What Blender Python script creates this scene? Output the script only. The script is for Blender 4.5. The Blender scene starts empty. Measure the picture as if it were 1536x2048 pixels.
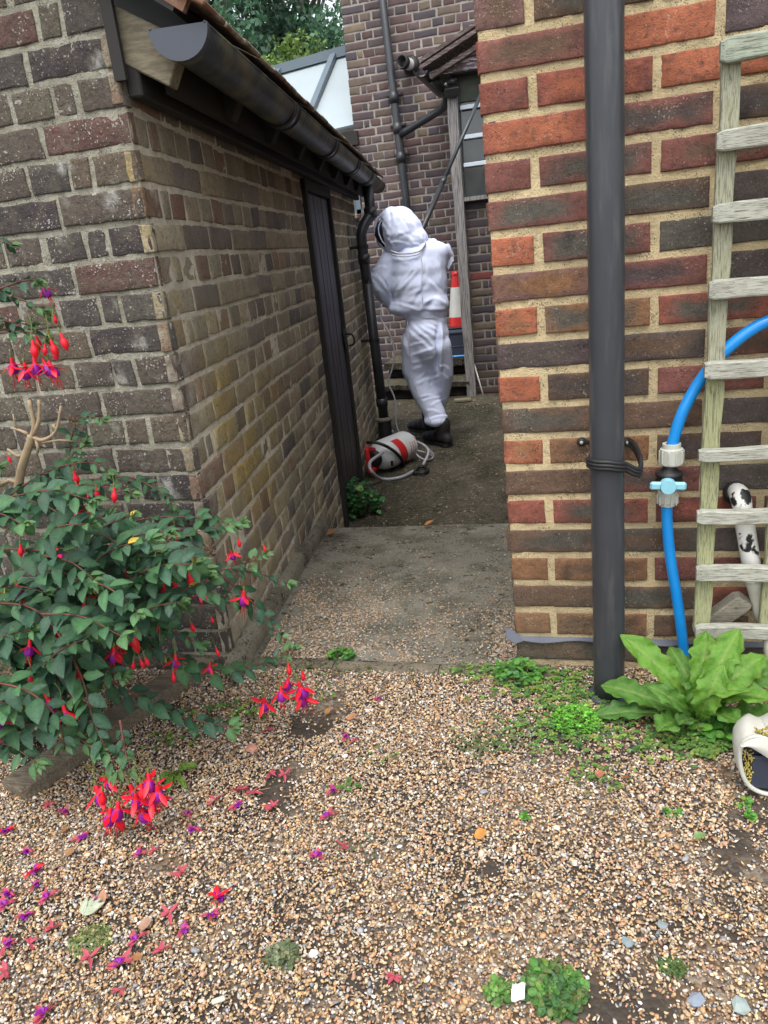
import bpy, math, random
import numpy as np
from math import radians, sin, cos, pi
random.seed(7); RNG = np.random.default_rng(7)
SC = bpy.context.scene
COL = SC.collection

# ------------------------------------------------------------------ camera
EYE = np.array([0.0, 0.0, 1.09])
FPX = 1500.0                                   # focal length in photograph pixels (2048 high)
MC = np.array([[0.96570188, -0.01676989, -0.25911127],
               [0.23815153, -0.34041218, 0.90961717],
               [-0.10345881, -0.94012676, -0.32474291]])
cam = bpy.data.cameras.new('camera'); camo = bpy.data.objects.new('camera', cam); COL.objects.link(camo)
cam.sensor_fit = 'VERTICAL'; cam.sensor_height = 36; cam.sensor_width = 27; cam.lens = FPX / 2048 * 36
cam.clip_start = .02; cam.clip_end = 1500
import mathutils
Mx = mathutils.Matrix(((MC[0, 0], -MC[0, 1], -MC[0, 2], EYE[0]), (MC[1, 0], -MC[1, 1], -MC[1, 2], EYE[1]),
                       (MC[2, 0], -MC[2, 1], -MC[2, 2], EYE[2]), (0, 0, 0, 1)))
camo.matrix_world = Mx
SC.camera = camo

# ------------------------------------------------------------------ light
SUN_EL, SUN_AZ = radians(66), radians(180)      # azimuth clockwise from +Y
world = bpy.data.worlds.new('World'); SC.world = world; world.use_nodes = True
nt = world.node_tree; nt.nodes.clear()
sky = nt.nodes.new('ShaderNodeTexSky'); sky.sky_type = 'NISHITA'; sky.sun_disc = False
sky.sun_elevation = SUN_EL; sky.sun_rotation = SUN_AZ; sky.air_density = 1.0; sky.dust_density = 3.0
hs = nt.nodes.new('ShaderNodeHueSaturation'); hs.inputs['Saturation'].default_value = .30
bg = nt.nodes.new('ShaderNodeBackground'); bg.inputs[1].default_value = .15
wo = nt.nodes.new('ShaderNodeOutputWorld')
nt.links.new(sky.outputs[0], hs.inputs['Color']); nt.links.new(hs.outputs[0], bg.inputs[0]); nt.links.new(bg.outputs[0], wo.inputs[0])
sl = bpy.data.lights.new('sun', 'SUN'); sl.energy = .6; sl.angle = radians(30); sl.color = (1, .97, .92)
so = bpy.data.objects.new('sun', sl); COL.objects.link(so)
sd = mathutils.Vector((sin(SUN_AZ) * cos(SUN_EL), cos(SUN_AZ) * cos(SUN_EL), sin(SUN_EL)))
so.rotation_euler = sd.to_track_quat('Z', 'Y').to_euler(); so.location = (0, -3, 6)
SC.view_settings.view_transform = 'Standard'; SC.view_settings.look = 'None'
SC.view_settings.exposure = 1.3; SC.view_settings.gamma = 1
try: SC.view_settings.use_curve_mapping = False
except Exception: pass
SC.cycles.max_bounces = 8

# ------------------------------------------------------------------ coordinates
def ray(x, y):
    v = np.array([x - 768.0, y - 1024.0, FPX]); return MC @ v
def at(x, y, Y):                                # point of the photo seen at depth Y
    r = ray(x, y); return EYE + r * (Y / r[1])
def gnd(x, y, z=0.0):
    r = ray(x, y); return EYE + r * ((z - EYE[2]) / r[2])
AL = radians(8.85)
LC = np.array([-.985, 1.71, 0.0])               # corner of the outhouse
LD = np.array([-sin(AL), cos(AL), 0.0]); LN = np.array([cos(AL), sin(AL), 0.0])
def lw(s, o, z): return LC + LD * s + LN * o + np.array([0, 0, z])
def lhit(x, y, o=0.0):
    r = ray(x, y); t = (LN @ LC + o - LN @ EYE) / (LN @ r); return EYE + r * t
ZL = -.34                                       # lower yard level
A3 = lambda *a: np.array(a, float)

# ------------------------------------------------------------------ noise
def _h(ix, iy, iz, seed):
    h = (ix.astype(np.int64) * 374761393 + iy.astype(np.int64) * 668265263 + iz.astype(np.int64) * 2147483647 + seed * 1274126177) & 0xffffffff
    h = ((h ^ (h >> 13)) * 1274126177) & 0xffffffff
    h = ((h ^ (h >> 16)) * 2246822519) & 0xffffffff
    return ((h ^ (h >> 15)) & 0xffffff) / float(0xffffff)
def vnoise(P, scale=1.0, seed=0):
    P = np.asarray(P, float) * scale; i = np.floor(P).astype(np.int64); f = P - i; f = f * f * (3 - 2 * f)
    r = 0
    for dx in (0, 1):
        for dy in (0, 1):
            for dz in (0, 1):
                w = (f[..., 0] if dx else 1 - f[..., 0]) * (f[..., 1] if dy else 1 - f[..., 1]) * (f[..., 2] if dz else 1 - f[..., 2])
                r = r + w * _h(i[..., 0] + dx, i[..., 1] + dy, i[..., 2] + dz, seed)
    return r * 2 - 1
def fbm(P, scale=1.0, octs=3, seed=0):
    r = 0; a = 1; t = 0
    for k in range(octs):
        r = r + a * vnoise(P, scale * 2 ** k, seed + k * 17); t += a; a *= .5
    return r / t

# ------------------------------------------------------------------ mesh helpers
class MB:
    def __init__(s): s.V = []; s.F = []; s.I = []; s.C = []; s.n = 0
    def add(s, V, F, mi=0, col=None):
        V = np.asarray(V, float)
        s.V.append(V); s.C.append(np.tile(np.array(col if col is not None else (1, 1, 1), float), (len(V), 1)) if np.ndim(col) < 2 else np.asarray(col, float))
        for f in F: s.F.append([int(i) + s.n for i in f])
        s.I += [mi] * len(F); s.n += len(V); return s
    def box(s, c, size, R=None, mi=0, col=None, bev=0.0):
        c = np.asarray(c, float); h = np.asarray(size, float) / 2
        b = min(bev, h.min() * .9)
        if b <= 0:
            V = np.array([[x, y, z] for x in (-1, 1) for y in (-1, 1) for z in (-1, 1)], float) * h
            F = [(0, 1, 3, 2), (4, 6, 7, 5), (0, 4, 5, 1), (2, 3, 7, 6), (0, 2, 6, 4), (1, 5, 7, 3)]
        else:
            V = []; ix = {}
            for sx in (-1, 1):
                for sy in (-1, 1):
                    for sz in (-1, 1):
                        sg = np.array([sx, sy, sz])
                        for a in range(3):
                            p = sg * (h - b); p[a] = sg[a] * h[a]; ix[(sx, sy, sz, a)] = len(V); V.append(p)
            F = []
            for a in range(3):
                u, v = (a + 1) % 3, (a + 2) % 3
                for sa in (-1, 1):
                    q = []
                    for su, sv in ((-1, -1), (1, -1), (1, 1), (-1, 1)):
                        k = [0, 0, 0]; k[a] = sa; k[u] = su; k[v] = sv; q.append(ix[(*k, a)])
                    F.append(q if sa > 0 else q[::-1])
                for su in (-1, 1):
                    for sv in (-1, 1):
                        k1 = [0, 0, 0]; k1[a] = -1; k1[u] = su; k1[v] = sv; k2 = list(k1); k2[a] = 1
                        q = [ix[(*k1, u)], ix[(*k2, u)], ix[(*k2, v)], ix[(*k1, v)]]
                        F.append(q if su * sv < 0 else q[::-1])
            for sx in (-1, 1):
                for sy in (-1, 1):
                    for sz in (-1, 1):
                        q = [ix[(sx, sy, sz, a)] for a in range(3)]
                        F.append(q if sx * sy * sz > 0 else q[::-1])
            V = np.array(V)
        if R is not None: V = V @ np.asarray(R).T
        return s.add(V + c, F, mi, col)
    def beam(s, a, b, w, h, up=(0, 0, 1), mi=0, col=None, bev=0.0):
        a = np.asarray(a, float); b = np.asarray(b, float); d = b - a; L = np.linalg.norm(d); d = d / L
        u = np.cross(up, d); u /= np.linalg.norm(u); v = np.cross(d, u)
        return s.box((a + b) / 2, (L, w, h), np.array([d, u, v]).T, mi, col, bev)
    def tube(s, pts, r, seg=10, mi=0, cap=True, col=None, smooth_n=0):
        P = np.asarray(pts, float)
        if smooth_n: P = cr(P, smooth_n)
        n = len(P); r = np.broadcast_to(np.asarray(r, float), (n,)) if np.ndim(r) == 0 or len(r) == n else np.interp(np.linspace(0, 1, n), np.linspace(0, 1, len(r)), r)
        T = np.gradient(P, axis=0); T /= np.linalg.norm(T, axis=1)[:, None] + 1e-12
        N = np.cross(T[0], (0.13, .2, 1)); 
        if np.linalg.norm(N) < .05: N = np.cross(T[0], (1, 0, 0))
        N /= np.linalg.norm(N); V = []
        for i in range(n):
            N = N - T[i] * (N @ T[i]); N /= np.linalg.norm(N); B = np.cross(T[i], N)
            a = np.arange(seg) * 2 * pi / seg
            V.append(P[i] + r[i] * (np.cos(a)[:, None] * N + np.sin(a)[:, None] * B))
        F = [(i * seg + j, i * seg + (j + 1) % seg, (i + 1) * seg + (j + 1) % seg, (i + 1) * seg + j) for i in range(n - 1) for j in range(seg)]
        if cap: F += [list(range(seg))[::-1], [(n - 1) * seg + j for j in range(seg)]]
        return s.add(np.concatenate(V), F, mi, col)
    def lathe(s, prof, o, axis, seg=24, mi=0, col=None, mis=None):
        o = np.asarray(o, float); ax = np.array(axis, float); ax = ax / np.linalg.norm(ax)
        u = np.cross(ax, (0, 0, 1)); 
        if np.linalg.norm(u) < .1: u = np.cross(ax, (1, 0, 0))
        u /= np.linalg.norm(u); v = np.cross(ax, u); a = np.arange(seg) * 2 * pi / seg
        V = np.concatenate([o + ax * h + r * (np.cos(a)[:, None] * u + np.sin(a)[:, None] * v) for r, h in prof])
        for k in range(len(prof) - 1):
            pass
        F = []; 
        base = s.n
        s.add(V, [], mi, col)
        for i in range(len(prof) - 1):
            m = mis[i] if mis else mi
            for j in range(seg):
                s.F.append([base + i * seg + j, base + i * seg + (j + 1) % seg, base + (i + 1) * seg + (j + 1) % seg, base + (i + 1) * seg + j]); s.I.append(m)
        return s
    def sphere(s, c, r, mi=0, col=None, nu=12, nv=8, R=None):
        r = np.broadcast_to(np.asarray(r, float), (3,))
        V = [[0, 0, 1]]
        for i in range(1, nv):
            for j in range(nu): V.append([sin(pi * i / nv) * cos(2 * pi * j / nu), sin(pi * i / nv) * sin(2 * pi * j / nu), cos(pi * i / nv)])
        V.append([0, 0, -1]); V = np.array(V) * r
        if R is not None: V = V @ np.asarray(R).T
        F = [(0, 1 + j, 1 + (j + 1) % nu) for j in range(nu)]
        for i in range(nv - 2):
            F += [(1 + i * nu + j, 1 + (i + 1) * nu + j, 1 + (i + 1) * nu + (j + 1) % nu, 1 + i * nu + (j + 1) % nu) for j in range(nu)]
        l = len(V) - 1; F += [(l, 1 + (nv - 2) * nu + (j + 1) % nu, 1 + (nv - 2) * nu + j) for j in range(nu)]
        return s.add(V + np.asarray(c), F, mi, col)
    def grid(s, P, mi=0, col=None, flip=False):
        P = np.asarray(P, float); a, b = P.shape[:2]
        F = [(i * b + j, (i + 1) * b + j, (i + 1) * b + j + 1, i * b + j + 1) for i in range(a - 1) for j in range(b - 1)]
        if flip: F = [f[::-1] for f in F]
        return s.add(P.reshape(-1, 3), F, mi, None if col is None else (np.asarray(col).reshape(-1, 3) if np.ndim(col) > 1 else col))
    def build(s, name, mats, parent=None, smooth=False):
        return mesh_obj(name, np.concatenate(s.V), s.F, mats, parent, smooth, s.I, np.concatenate(s.C))
def cr(P, n):
    P = np.asarray(P, float); Q = np.vstack([2 * P[0] - P[1], P, 2 * P[-1] - P[-2]]); out = []
    for i in range(1, len(Q) - 2):
        p0, p1, p2, p3 = Q[i - 1:i + 3]
        for t in np.arange(n) / n:
            out.append(.5 * (2 * p1 + (p2 - p0) * t + (2 * p0 - 5 * p1 + 4 * p2 - p3) * t * t + (3 * p1 - p0 - 3 * p2 + p3) * t ** 3))
    out.append(P[-1]); return np.array(out)
def wloc(o):
    r = np.zeros(3)
    while o is not None: r += np.array(o.location); o = o.parent
    return r
def link(name, me, parent):
    o = bpy.data.objects.new(name, me); COL.objects.link(o); o.parent = parent; return o
def mesh_obj(name, V, F, mats, parent=None, smooth=False, I=None, C=None, origin=None):
    V = np.asarray(V, float)
    if parent is not None: V = V - wloc(parent); org = np.zeros(3)
    else:
        org = np.array(origin) if origin is not None else np.array([V[:, 0].mean(), V[:, 1].mean(), V[:, 2].min()]); V = V - org
    me = bpy.data.meshes.new(name); me.vertices.add(len(V)); me.vertices.foreach_set('co', V.astype(np.float32).ravel())
    if isinstance(F, np.ndarray): ln = np.full(len(F), F.shape[1]); fl = F.ravel()
    else: ln = np.array([len(f) for f in F]); fl = np.array([i for f in F for i in f])
    me.loops.add(len(fl)); me.loops.foreach_set('vertex_index', fl.astype(np.int32))
    me.polygons.add(len(ln)); st = np.concatenate([[0], np.cumsum(ln)[:-1]]).astype(np.int32)
    me.polygons.foreach_set('loop_start', st); me.polygons.foreach_set('loop_total', ln.astype(np.int32))
    if I is not None: me.polygons.foreach_set('material_index', np.asarray(I, np.int32))
    me.polygons.foreach_set('use_smooth', np.full(len(ln), bool(smooth)))
    if C is not None:
        a = me.attributes.new('bcol', 'FLOAT_COLOR', 'POINT'); cc = np.ones((len(V), 4), np.float32); cc[:, :3] = C
        a.data.foreach_set('color', cc.ravel())
    for m in (mats if isinstance(mats, (list, tuple)) else [mats]): me.materials.append(m)
    me.update(calc_edges=True); me.validate()
    o = link(name, me, parent)
    if parent is None: o.location = org
    return o
def tag(o, label, cat, group=None):
    o['label'] = label; o['category'] = cat
    if group: o['group'] = group
    return o
def struct(o, kind='structure'): o['kind'] = kind; return o
def thing(name, loc, label, cat, group=None):
    o = bpy.data.objects.new(name, None); COL.objects.link(o); o.location = loc; o.empty_display_size = .1
    return tag(o, label, cat, group)

# ------------------------------------------------------------------ materials
def mat(name, base=(.5, .5, .5), rough=.7, metal=0, attr=False, noise=None, noise2=None, bump=None, specks=None, transl=0, spec=.5, coat=0, stretch=None, emis=None, streak=None):
    """base colour (or the mesh's own bcol), noise=(scale,amount,colour), specks=(scale,threshold,colour), bump=(scale,strength)"""
    m = bpy.data.materials.new(name); m.use_nodes = True; t = m.node_tree; N = t.nodes; Lk = t.links
    b = N['Principled BSDF']; b.inputs['Roughness'].default_value = rough; b.inputs['Metallic'].default_value = metal
    b.inputs['Specular IOR Level'].default_value = spec; b.inputs['Coat Weight'].default_value = coat
    tc = N.new('ShaderNodeTexCoord'); vec = tc.outputs['Object']
    if stretch:
        mp = N.new('ShaderNodeMapping'); mp.inputs['Scale'].default_value = stretch; Lk.new(vec, mp.inputs[0]); vec = mp.outputs[0]
    if attr:
        at_ = N.new('ShaderNodeAttribute'); at_.attribute_name = 'bcol'; c = at_.outputs['Color']
        if base != (1, 1, 1) and attr == 'mul':
            mm = N.new('ShaderNodeMix'); mm.data_type = 'RGBA'; mm.blend_type = 'MULTIPLY'; mm.inputs[0].default_value = 1
            Lk.new(c, mm.inputs[6]); mm.inputs[7].default_value = (*base, 1); c = mm.outputs[2]
    else:
        r = N.new('ShaderNodeRGB'); r.outputs[0].default_value = (*base, 1); c = r.outputs[0]
    def nz(scale, det=5, rg=.6, v=None):
        n = N.new('ShaderNodeTexNoise'); n.inputs['Scale'].default_value = scale; n.inputs['Detail'].default_value = det
        n.inputs['Roughness'].default_value = rg; Lk.new(v or vec, n.inputs['Vector']); return n.outputs['Fac']
    def mix(c, fac, col, lo, hi, amt, blend='MIX'):
        mr = N.new('ShaderNodeMapRange'); mr.inputs[1].default_value = lo; mr.inputs[2].default_value = hi; mr.inputs[4].default_value = amt
        Lk.new(fac, mr.inputs[0]); mx = N.new('ShaderNodeMix'); mx.data_type = 'RGBA'; mx.blend_type = blend
        Lk.new(mr.outputs[0], mx.inputs[0]); Lk.new(c, mx.inputs[6]); mx.inputs[7].default_value = (*col, 1); return mx.outputs[2]
    for q in (noise, noise2):
        if q: c = mix(c, nz(q[0]), q[2], q[3] if len(q) > 3 else .4, q[4] if len(q) > 4 else .65, q[1])
    if specks:
        for sp in (specks if isinstance(specks, list) else [specks]):
            lo_ = N.new('ShaderNodeMath'); lo_.operation = 'MULTIPLY_ADD'; Lk.new(nz(7 + sp[0] * .03, 4, .6), lo_.inputs[0]); lo_.inputs[1].default_value = .5; lo_.inputs[2].default_value = -.25
            ad = N.new('ShaderNodeMath'); ad.operation = 'ADD'; Lk.new(nz(sp[0], 3, .5), ad.inputs[0]); Lk.new(lo_.outputs[0], ad.inputs[1])
            c = mix(c, ad.outputs[0], sp[2], sp[1], sp[1] + .06, sp[3] if len(sp) > 3 else 1)
    if streak:
        mp2 = N.new('ShaderNodeMapping'); mp2.inputs['Scale'].default_value = streak[0]; Lk.new(tc.outputs['Object'], mp2.inputs[0])
        c = mix(c, nz(streak[1], 6, .65, mp2.outputs[0]), streak[3], streak[4] if len(streak) > 4 else .42, streak[5] if len(streak) > 5 else .6, streak[2])
    Lk.new(c, b.inputs['Base Color'])
    if bump:
        bl = bump if isinstance(bump, list) else [bump]; prev = None
        for bb in bl:
            bn = N.new('ShaderNodeBump'); bn.inputs['Strength'].default_value = bb[1]; bn.inputs['Distance'].default_value = bb[2] if len(bb) > 2 else .003
            Lk.new(nz(bb[0], 6, .65), bn.inputs['Height'])
            if prev: Lk.new(prev, bn.inputs['Normal'])
            prev = bn.outputs[0]
        Lk.new(prev, b.inputs['Normal'])
    if emis: b.inputs['Emission Color'].default_value = (*emis, 1); b.inputs['Emission Strength'].default_value = 1
    if transl:
        tr = N.new('ShaderNodeBsdfTranslucent'); Lk.new(c, tr.inputs[0]); ms = N.new('ShaderNodeMixShader'); ms.inputs[0].default_value = transl
        Lk.new(b.outputs[0], ms.inputs[1]); Lk.new(tr.outputs[0], ms.inputs[2]); Lk.new(ms.outputs[0], N['Material Output'].inputs[0])
    return m
M = {}
M['brick_r'] = mat('brick_red', attr=True, rough=.9, spec=.3, noise=(75, .55, (.055, .045, .04), .48, .68), noise2=(140, .30, (.30, .19, .13), .55, .7), specks=[(330, .645, (.018, .014, .014), .85), (210, .66, (.42, .37, .31), .55)], bump=[(60, .8, .006), (330, .9, .003)])
M['mortar_y'] = mat('mortar_sandy', attr=True, rough=.95, noise=(45, .45, (.55, .43, .25), .4, .7), noise2=(12, .4, (.34, .29, .20), .5, .68), specks=[(300, .61, (.14, .11, .07), .8), (240, .63, (.78, .68, .48), .6)], bump=[(60, 1, .010), (260, 1, .005)])
M['brick_l'] = mat('brick_weathered', attr=True, rough=.92, noise=(28, .55, (.15, .128, .09), .45, .66), noise2=(90, .6, (.035, .03, .03), .47, .66), specks=[(60, .67, (.48, .46, .40), .8), (190, .64, (.52, .50, .43), .8), (300, .64, (.015, .013, .013), .8)], bump=[(60, 1, .009), (280, 1, .004)])
M['mortar_l'] = mat('mortar_grey', attr=True, rough=.95, noise=(30, .6, (.17, .155, .115), .4, .65), specks=[(60, .60, (.50, .485, .42), .7), (260, .62, (.03, .027, .022), .8)], bump=[(50, 1, .012), (240, 1, .006)])
M['brick_s'] = mat('brick_side', attr=True, rough=.92, noise=(28, .45, (.26, .22, .15), .42, .7), noise2=(90, .5, (.085, .07, .06), .5, .68), specks=[(170, .66, (.5, .46, .36), .6), (260, .65, (.02, .018, .015), .7)], bump=[(60, 1, .008), (280, 1, .004)])
M['mortar_s'] = mat('mortar_tan', attr=True, rough=.95, noise=(30, .5, (.44, .39, .28), .4, .65), bump=[(50, 1, .012), (240, 1, .006)])
M['brick_b'] = mat('brick_dark', attr=True, rough=.85, noise=(20, .4, (.05, .04, .042), .45, .7), bump=(60, .5, .004))
M['mortar_b'] = mat('mortar_pale', attr=True, rough=.95, noise=(20, .5, (.22, .2, .17), .45, .7))
M['black_plastic'] = mat('black_plastic', (.022, .024, .029), .4, noise=(6, .5, (.04, .043, .05)), bump=(30, .15, .001), streak=((6, 6, 1), 4, .35, (.06, .065, .07), .55, .75))
M['gutter'] = mat('gutter_plastic', (.030, .036, .042), .5, noise=(5, .9, (.17, .16, .08), .46, .62), noise2=(30, .4, (.16, .17, .14), .5, .7), bump=(40, .2, .001))
M['dark_wood'] = mat('dark_painted_wood', (.016, .013, .016), .5, streak=((30, 30, 1.5), 3, .6, (.045, .036, .042)), bump=(40, .3, .002))
M['dark_timber'] = mat('dark_timber', (.02, .018, .016), .8, bump=(40, .3, .002))
M['raw_wood'] = mat('raw_timber', (.22, .19, .125), .8, streak=((2.5, 25, 25), 5, .7, (.10, .085, .06)), bump=(60, .4, .002))
M['grey_wood'] = mat('weathered_wood', attr='mul', base=(.999, 1, 1), rough=.9, noise=(30, .45, (.24, .24, .19), .48, .62), streak=((5, 130, 130), 5, .85, (.085, .075, .055), .50, .60), bump=[(60, .4, .002)])
M['grey_wood_v'] = mat('weathered_wood_upright', attr='mul', base=(.999, 1, 1), rough=.9, noise=(25, .5, (.25, .26, .15), .48, .62), streak=((120, 120, 5), 5, .85, (.09, .085, .055), .50, .60), bump=[(60, .4, .002)])
M['post_wood'] = mat('flaking_post', (.26, .25, .24), .8, streak=((40, 40, 1.6), 4, .9, (.07, .06, .055), .45, .6), bump=(50, .5, .004))
M['sleeper'] = mat('old_oak', (.20, .165, .115), .9, streak=((2, 45, 45), 5, .8, (.07, .055, .035), .42, .6), bump=[(60, .7, .005)])
M['peel'] = mat('peeling_paint', (.09, .06, .065), .75, streak=((4, 8, 40), 3, .95, (.50, .46, .50), .50, .57), bump=(50, 1, .008))
M['rotten'] = mat('rotten_board', (.075, .052, .046), .85, streak=((3, 8, 60), 3, .9, (.27, .23, .22), .5, .62), bump=[(60, 1, .01)])
M['tile'] = mat('clay_tile', (.20, .10, .06), .9, noise=(25, .9, (.33, .33, .26), .45, .6), bump=(60, .5, .004))
M['concrete'] = mat('old_concrete', attr=True, rough=.95, spec=.2, noise=(7, .6, (.07, .065, .045), .46, .62), noise2=(45, .55, (.23, .205, .16), .52, .7), specks=[(75, .635, (.34, .29, .21), .8), (130, .60, (.03, .027, .02), .85), (36, .64, (.022, .02, .014), .8)], bump=[(40, 1, .010), (200, 1, .006)])
M['white_cloth'] = mat('white_cotton', (.72, .79, 1.0), .95, spec=.08, bump=[(40, .25, .006)])
M['veil'] = mat('black_mesh', (.015, .016, .02), .6)
M['piping'] = mat('grey_piping', (.6, .62, .66), .7)
M['boot'] = mat('black_boot', (.014, .013, .014), .75, bump=(80, .4, .003))
M['glove'] = mat('glove', (.55, .52, .42), .8, bump=(90, .3, .002))
M['red_plastic'] = mat('red_plastic', (.60, .022, .022), .4)
M['white_plastic'] = mat('white_plastic', (.62, .62, .58), .4, noise=(10, .3, (.42, .42, .36)))
M['tank'] = mat('tank_plastic', (.66, .68, .68), .38, noise=(10, .25, (.5, .52, .52)))
M['hose'] = mat('clear_hose', (.40, .41, .44), .3)
M['black_rubber'] = mat('black_rubber', (.012, .012, .013), .55)
M['blue_pipe'] = mat('blue_water_pipe', (.003, .22, .62), .3, noise=(9, .4, (.02, .30, .70)), coat=.3)
M['fitting'] = mat('grey_fitting', (.46, .47, .41), .45, noise=(30, .3, (.32, .33, .28)))
M['lever'] = mat('pale_blue_lever', (.22, .50, .60), .45, noise=(25, .3, (.30, .58, .66)))
M['chipped'] = mat('chipped_white_paint', (.70, .69, .64), .5, noise=(18, 1, (.012, .012, .012), .53, .56), bump=(60, .5, .002))
M['old_white'] = mat('old_white_plastic', (.50, .49, .40), .5, noise=(10, .4, (.35, .33, .25)))
M['grey_frame'] = mat('grey_aluminium', (.11, .15, .18), .4, noise=(6, .3, (.16, .20, .23)))
M['poly'] = mat('white_roof_panel', (.36, .42, .44), .45, noise=(2, .4, (.30, .36, .38)))
M['glass'] = mat('dark_glass', (.03, .04, .045), .12, noise=(3, .5, (.07, .08, .08)), spec=.8)
M['pane'] = mat('grey_pane', (.10, .12, .12), .25, noise=(8, .5, (.16, .18, .17)))
M['white_bar'] = mat('white_bar', (.55, .62, .68), .5)
M['membrane'] = mat('damp_membrane', (.09, .10, .125), .55, bump=(25, .6, .004))
M['cloth_bag'] = mat('pale_canvas', (.50, .50, .44), .9, noise=(14, .4, (.34, .33, .27)), bump=(120, .4, .002))
M['straw'] = mat('yellow_strands', (.42, .34, .07), .8, noise=(40, .6, (.22, .16, .03)))
M['navy'] = mat('navy_fabric', (.028, .035, .055), .7, bump=(90, .3, .002))
M['leaf'] = mat('leaf', attr=True, rough=.45, transl=.2, noise=(70, .35, (.02, .05, .022), .48, .66), bump=(150, .8, .003), spec=.4)
M['leaf_bright'] = mat('leaf_bright', attr=True, rough=.52, transl=.3, noise=(50, .4, (.03, .11, .015), .48, .66), bump=[(70, .8, .006), (260, .5, .002)])
M['tree_leaf'] = mat('tree_leaf', attr=True, rough=.6, transl=.3)
M['bark'] = mat('bark', (.09, .07, .05), .9, bump=(12, .8, .02))
M['stem'] = mat('fuchsia_stem', (.13, .04, .03), .6)
M['dry_stem'] = mat('dry_stem', (.38, .28, .17), .8, noise=(40, .5, (.22, .16, .10)))
M['fl_red'] = mat('sepal_red', (.80, .012, .03), .45, transl=.25, noise=(60, .3, (.70, .02, .08)))
M['fl_pur'] = mat('petal_purple', (.23, .008, .30), .5, transl=.2, noise=(50, .5, (.36, .01, .30)))
M['fl_pink'] = mat('faded_sepal', (.46, .07, .11), .7, transl=.2, noise=(60, .5, (.45, .08, .08)))
M['fl_green'] = mat('ovary_green', (.12, .16, .03), .5)
M['pebble'] = mat('pebble', attr=True, rough=.62, noise=(320, .35, (.18, .13, .09), .5, .7), spec=.35)
M['dead_leaf'] = mat('dead_leaf', attr=True, rough=.7, transl=.15, noise=(90, .4, (.16, .07, .03)), bump=(120, .3, .002))
M['slate'] = mat('slate_chip', (.20, .23, .25), .6, bump=(80, .4, .002))
M['white_bit'] = mat('white_scrap', (.75, .76, .76), .5)
M['lead'] = mat('lead_flashing', (.055, .065, .085), .5)

# ------------------------------------------------------------------ ground
def gravel_mat():
    m = bpy.data.materials.new('gravel_ground'); m.use_nodes = True; t = m.node_tree; N = t.nodes; L = t.links; b = N['Principled BSDF']
    b.inputs['Roughness'].default_value = .9; tc = N.new('ShaderNodeTexCoord')
    v = N.new('ShaderNodeTexVoronoi'); v.inputs['Scale'].default_value = 120; L.new(tc.outputs['Object'], v.inputs['Vector'])
    r = N.new('ShaderNodeValToRGB'); sp = N.new('ShaderNodeSeparateColor'); L.new(v.outputs['Color'], sp.inputs[0]); L.new(sp.outputs[0], r.inputs[0])
    cols = [(0, (.05, .04, .03)), (.25, (.16, .10, .06)), (.5, (.34, .21, .11)), (.75, (.42, .36, .27)), (1, (.10, .10, .11))]
    while len(r.color_ramp.elements) < len(cols): r.color_ramp.elements.new(.5)
    for e, (p, c) in zip(r.color_ramp.elements, cols): e.position = p; e.color = (*c, 1)
    nz = N.new('ShaderNodeTexNoise'); nz.inputs['Scale'].default_value = 5; L.new(tc.outputs['Object'], nz.inputs['Vector'])
    mx = N.new('ShaderNodeMix'); mx.data_type = 'RGBA'; mr = N.new('ShaderNodeMapRange'); mr.inputs[1].default_value = .35; mr.inputs[2].default_value = .6; mr.inputs[3].default_value = .35; mr.inputs[4].default_value = .95
    L.new(nz.outputs[0], mr.inputs[0]); L.new(mr.outputs[0], mx.inputs[0]); L.new(r.outputs[0], mx.inputs[6]); mx.inputs[7].default_value = (.036, .028, .021, 1)
    L.new(mx.outputs[2], b.inputs['Base Color']); bn = N.new('ShaderNodeBump'); bn.inputs['Strength'].default_value = .7; bn.inputs['Distance'].default_value = .004
    L.new(v.outputs['Distance'], bn.inputs['Height']); bn.invert = True; L.new(bn.outputs[0], b.inputs['Normal']); return m
def plane(name, x0, x1, y0, y1, z, m, nx=2, ny=2, amp=0, zf=None, colf=None, sc=3, skirt=0, order=None):
    X, Y = np.meshgrid(np.linspace(x0, x1, nx), np.linspace(y0, y1, ny), indexing='ij')
    P = np.stack([X, Y, np.zeros_like(X) + z], -1)
    if zf is not None: P[..., 2] = zf(X, Y)
    if amp: P[..., 2] += amp * fbm(P, sc, 3, 5)
    b = MB(); b.grid(P, 0, colf(P) if colf else None)
    return b.build(name, m, smooth=True)
M['gravel'] = gravel_mat()
M['far'] = mat('far_ground', (.07, .085, .04), .95, noise=(.5, .6, (.10, .08, .05)))
struct(plane('ground', -300, 300, -300, 300, -.52, M['far']))
struct(plane('gravel_yard', -7, 7, -7, 1.775, -.004, M['gravel'], 60, 60, .004))
struct(MB().box((0, -2.6, -.27), (14, 8.74, .48)).build('gravel_bed_base', M['gravel']))

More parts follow.
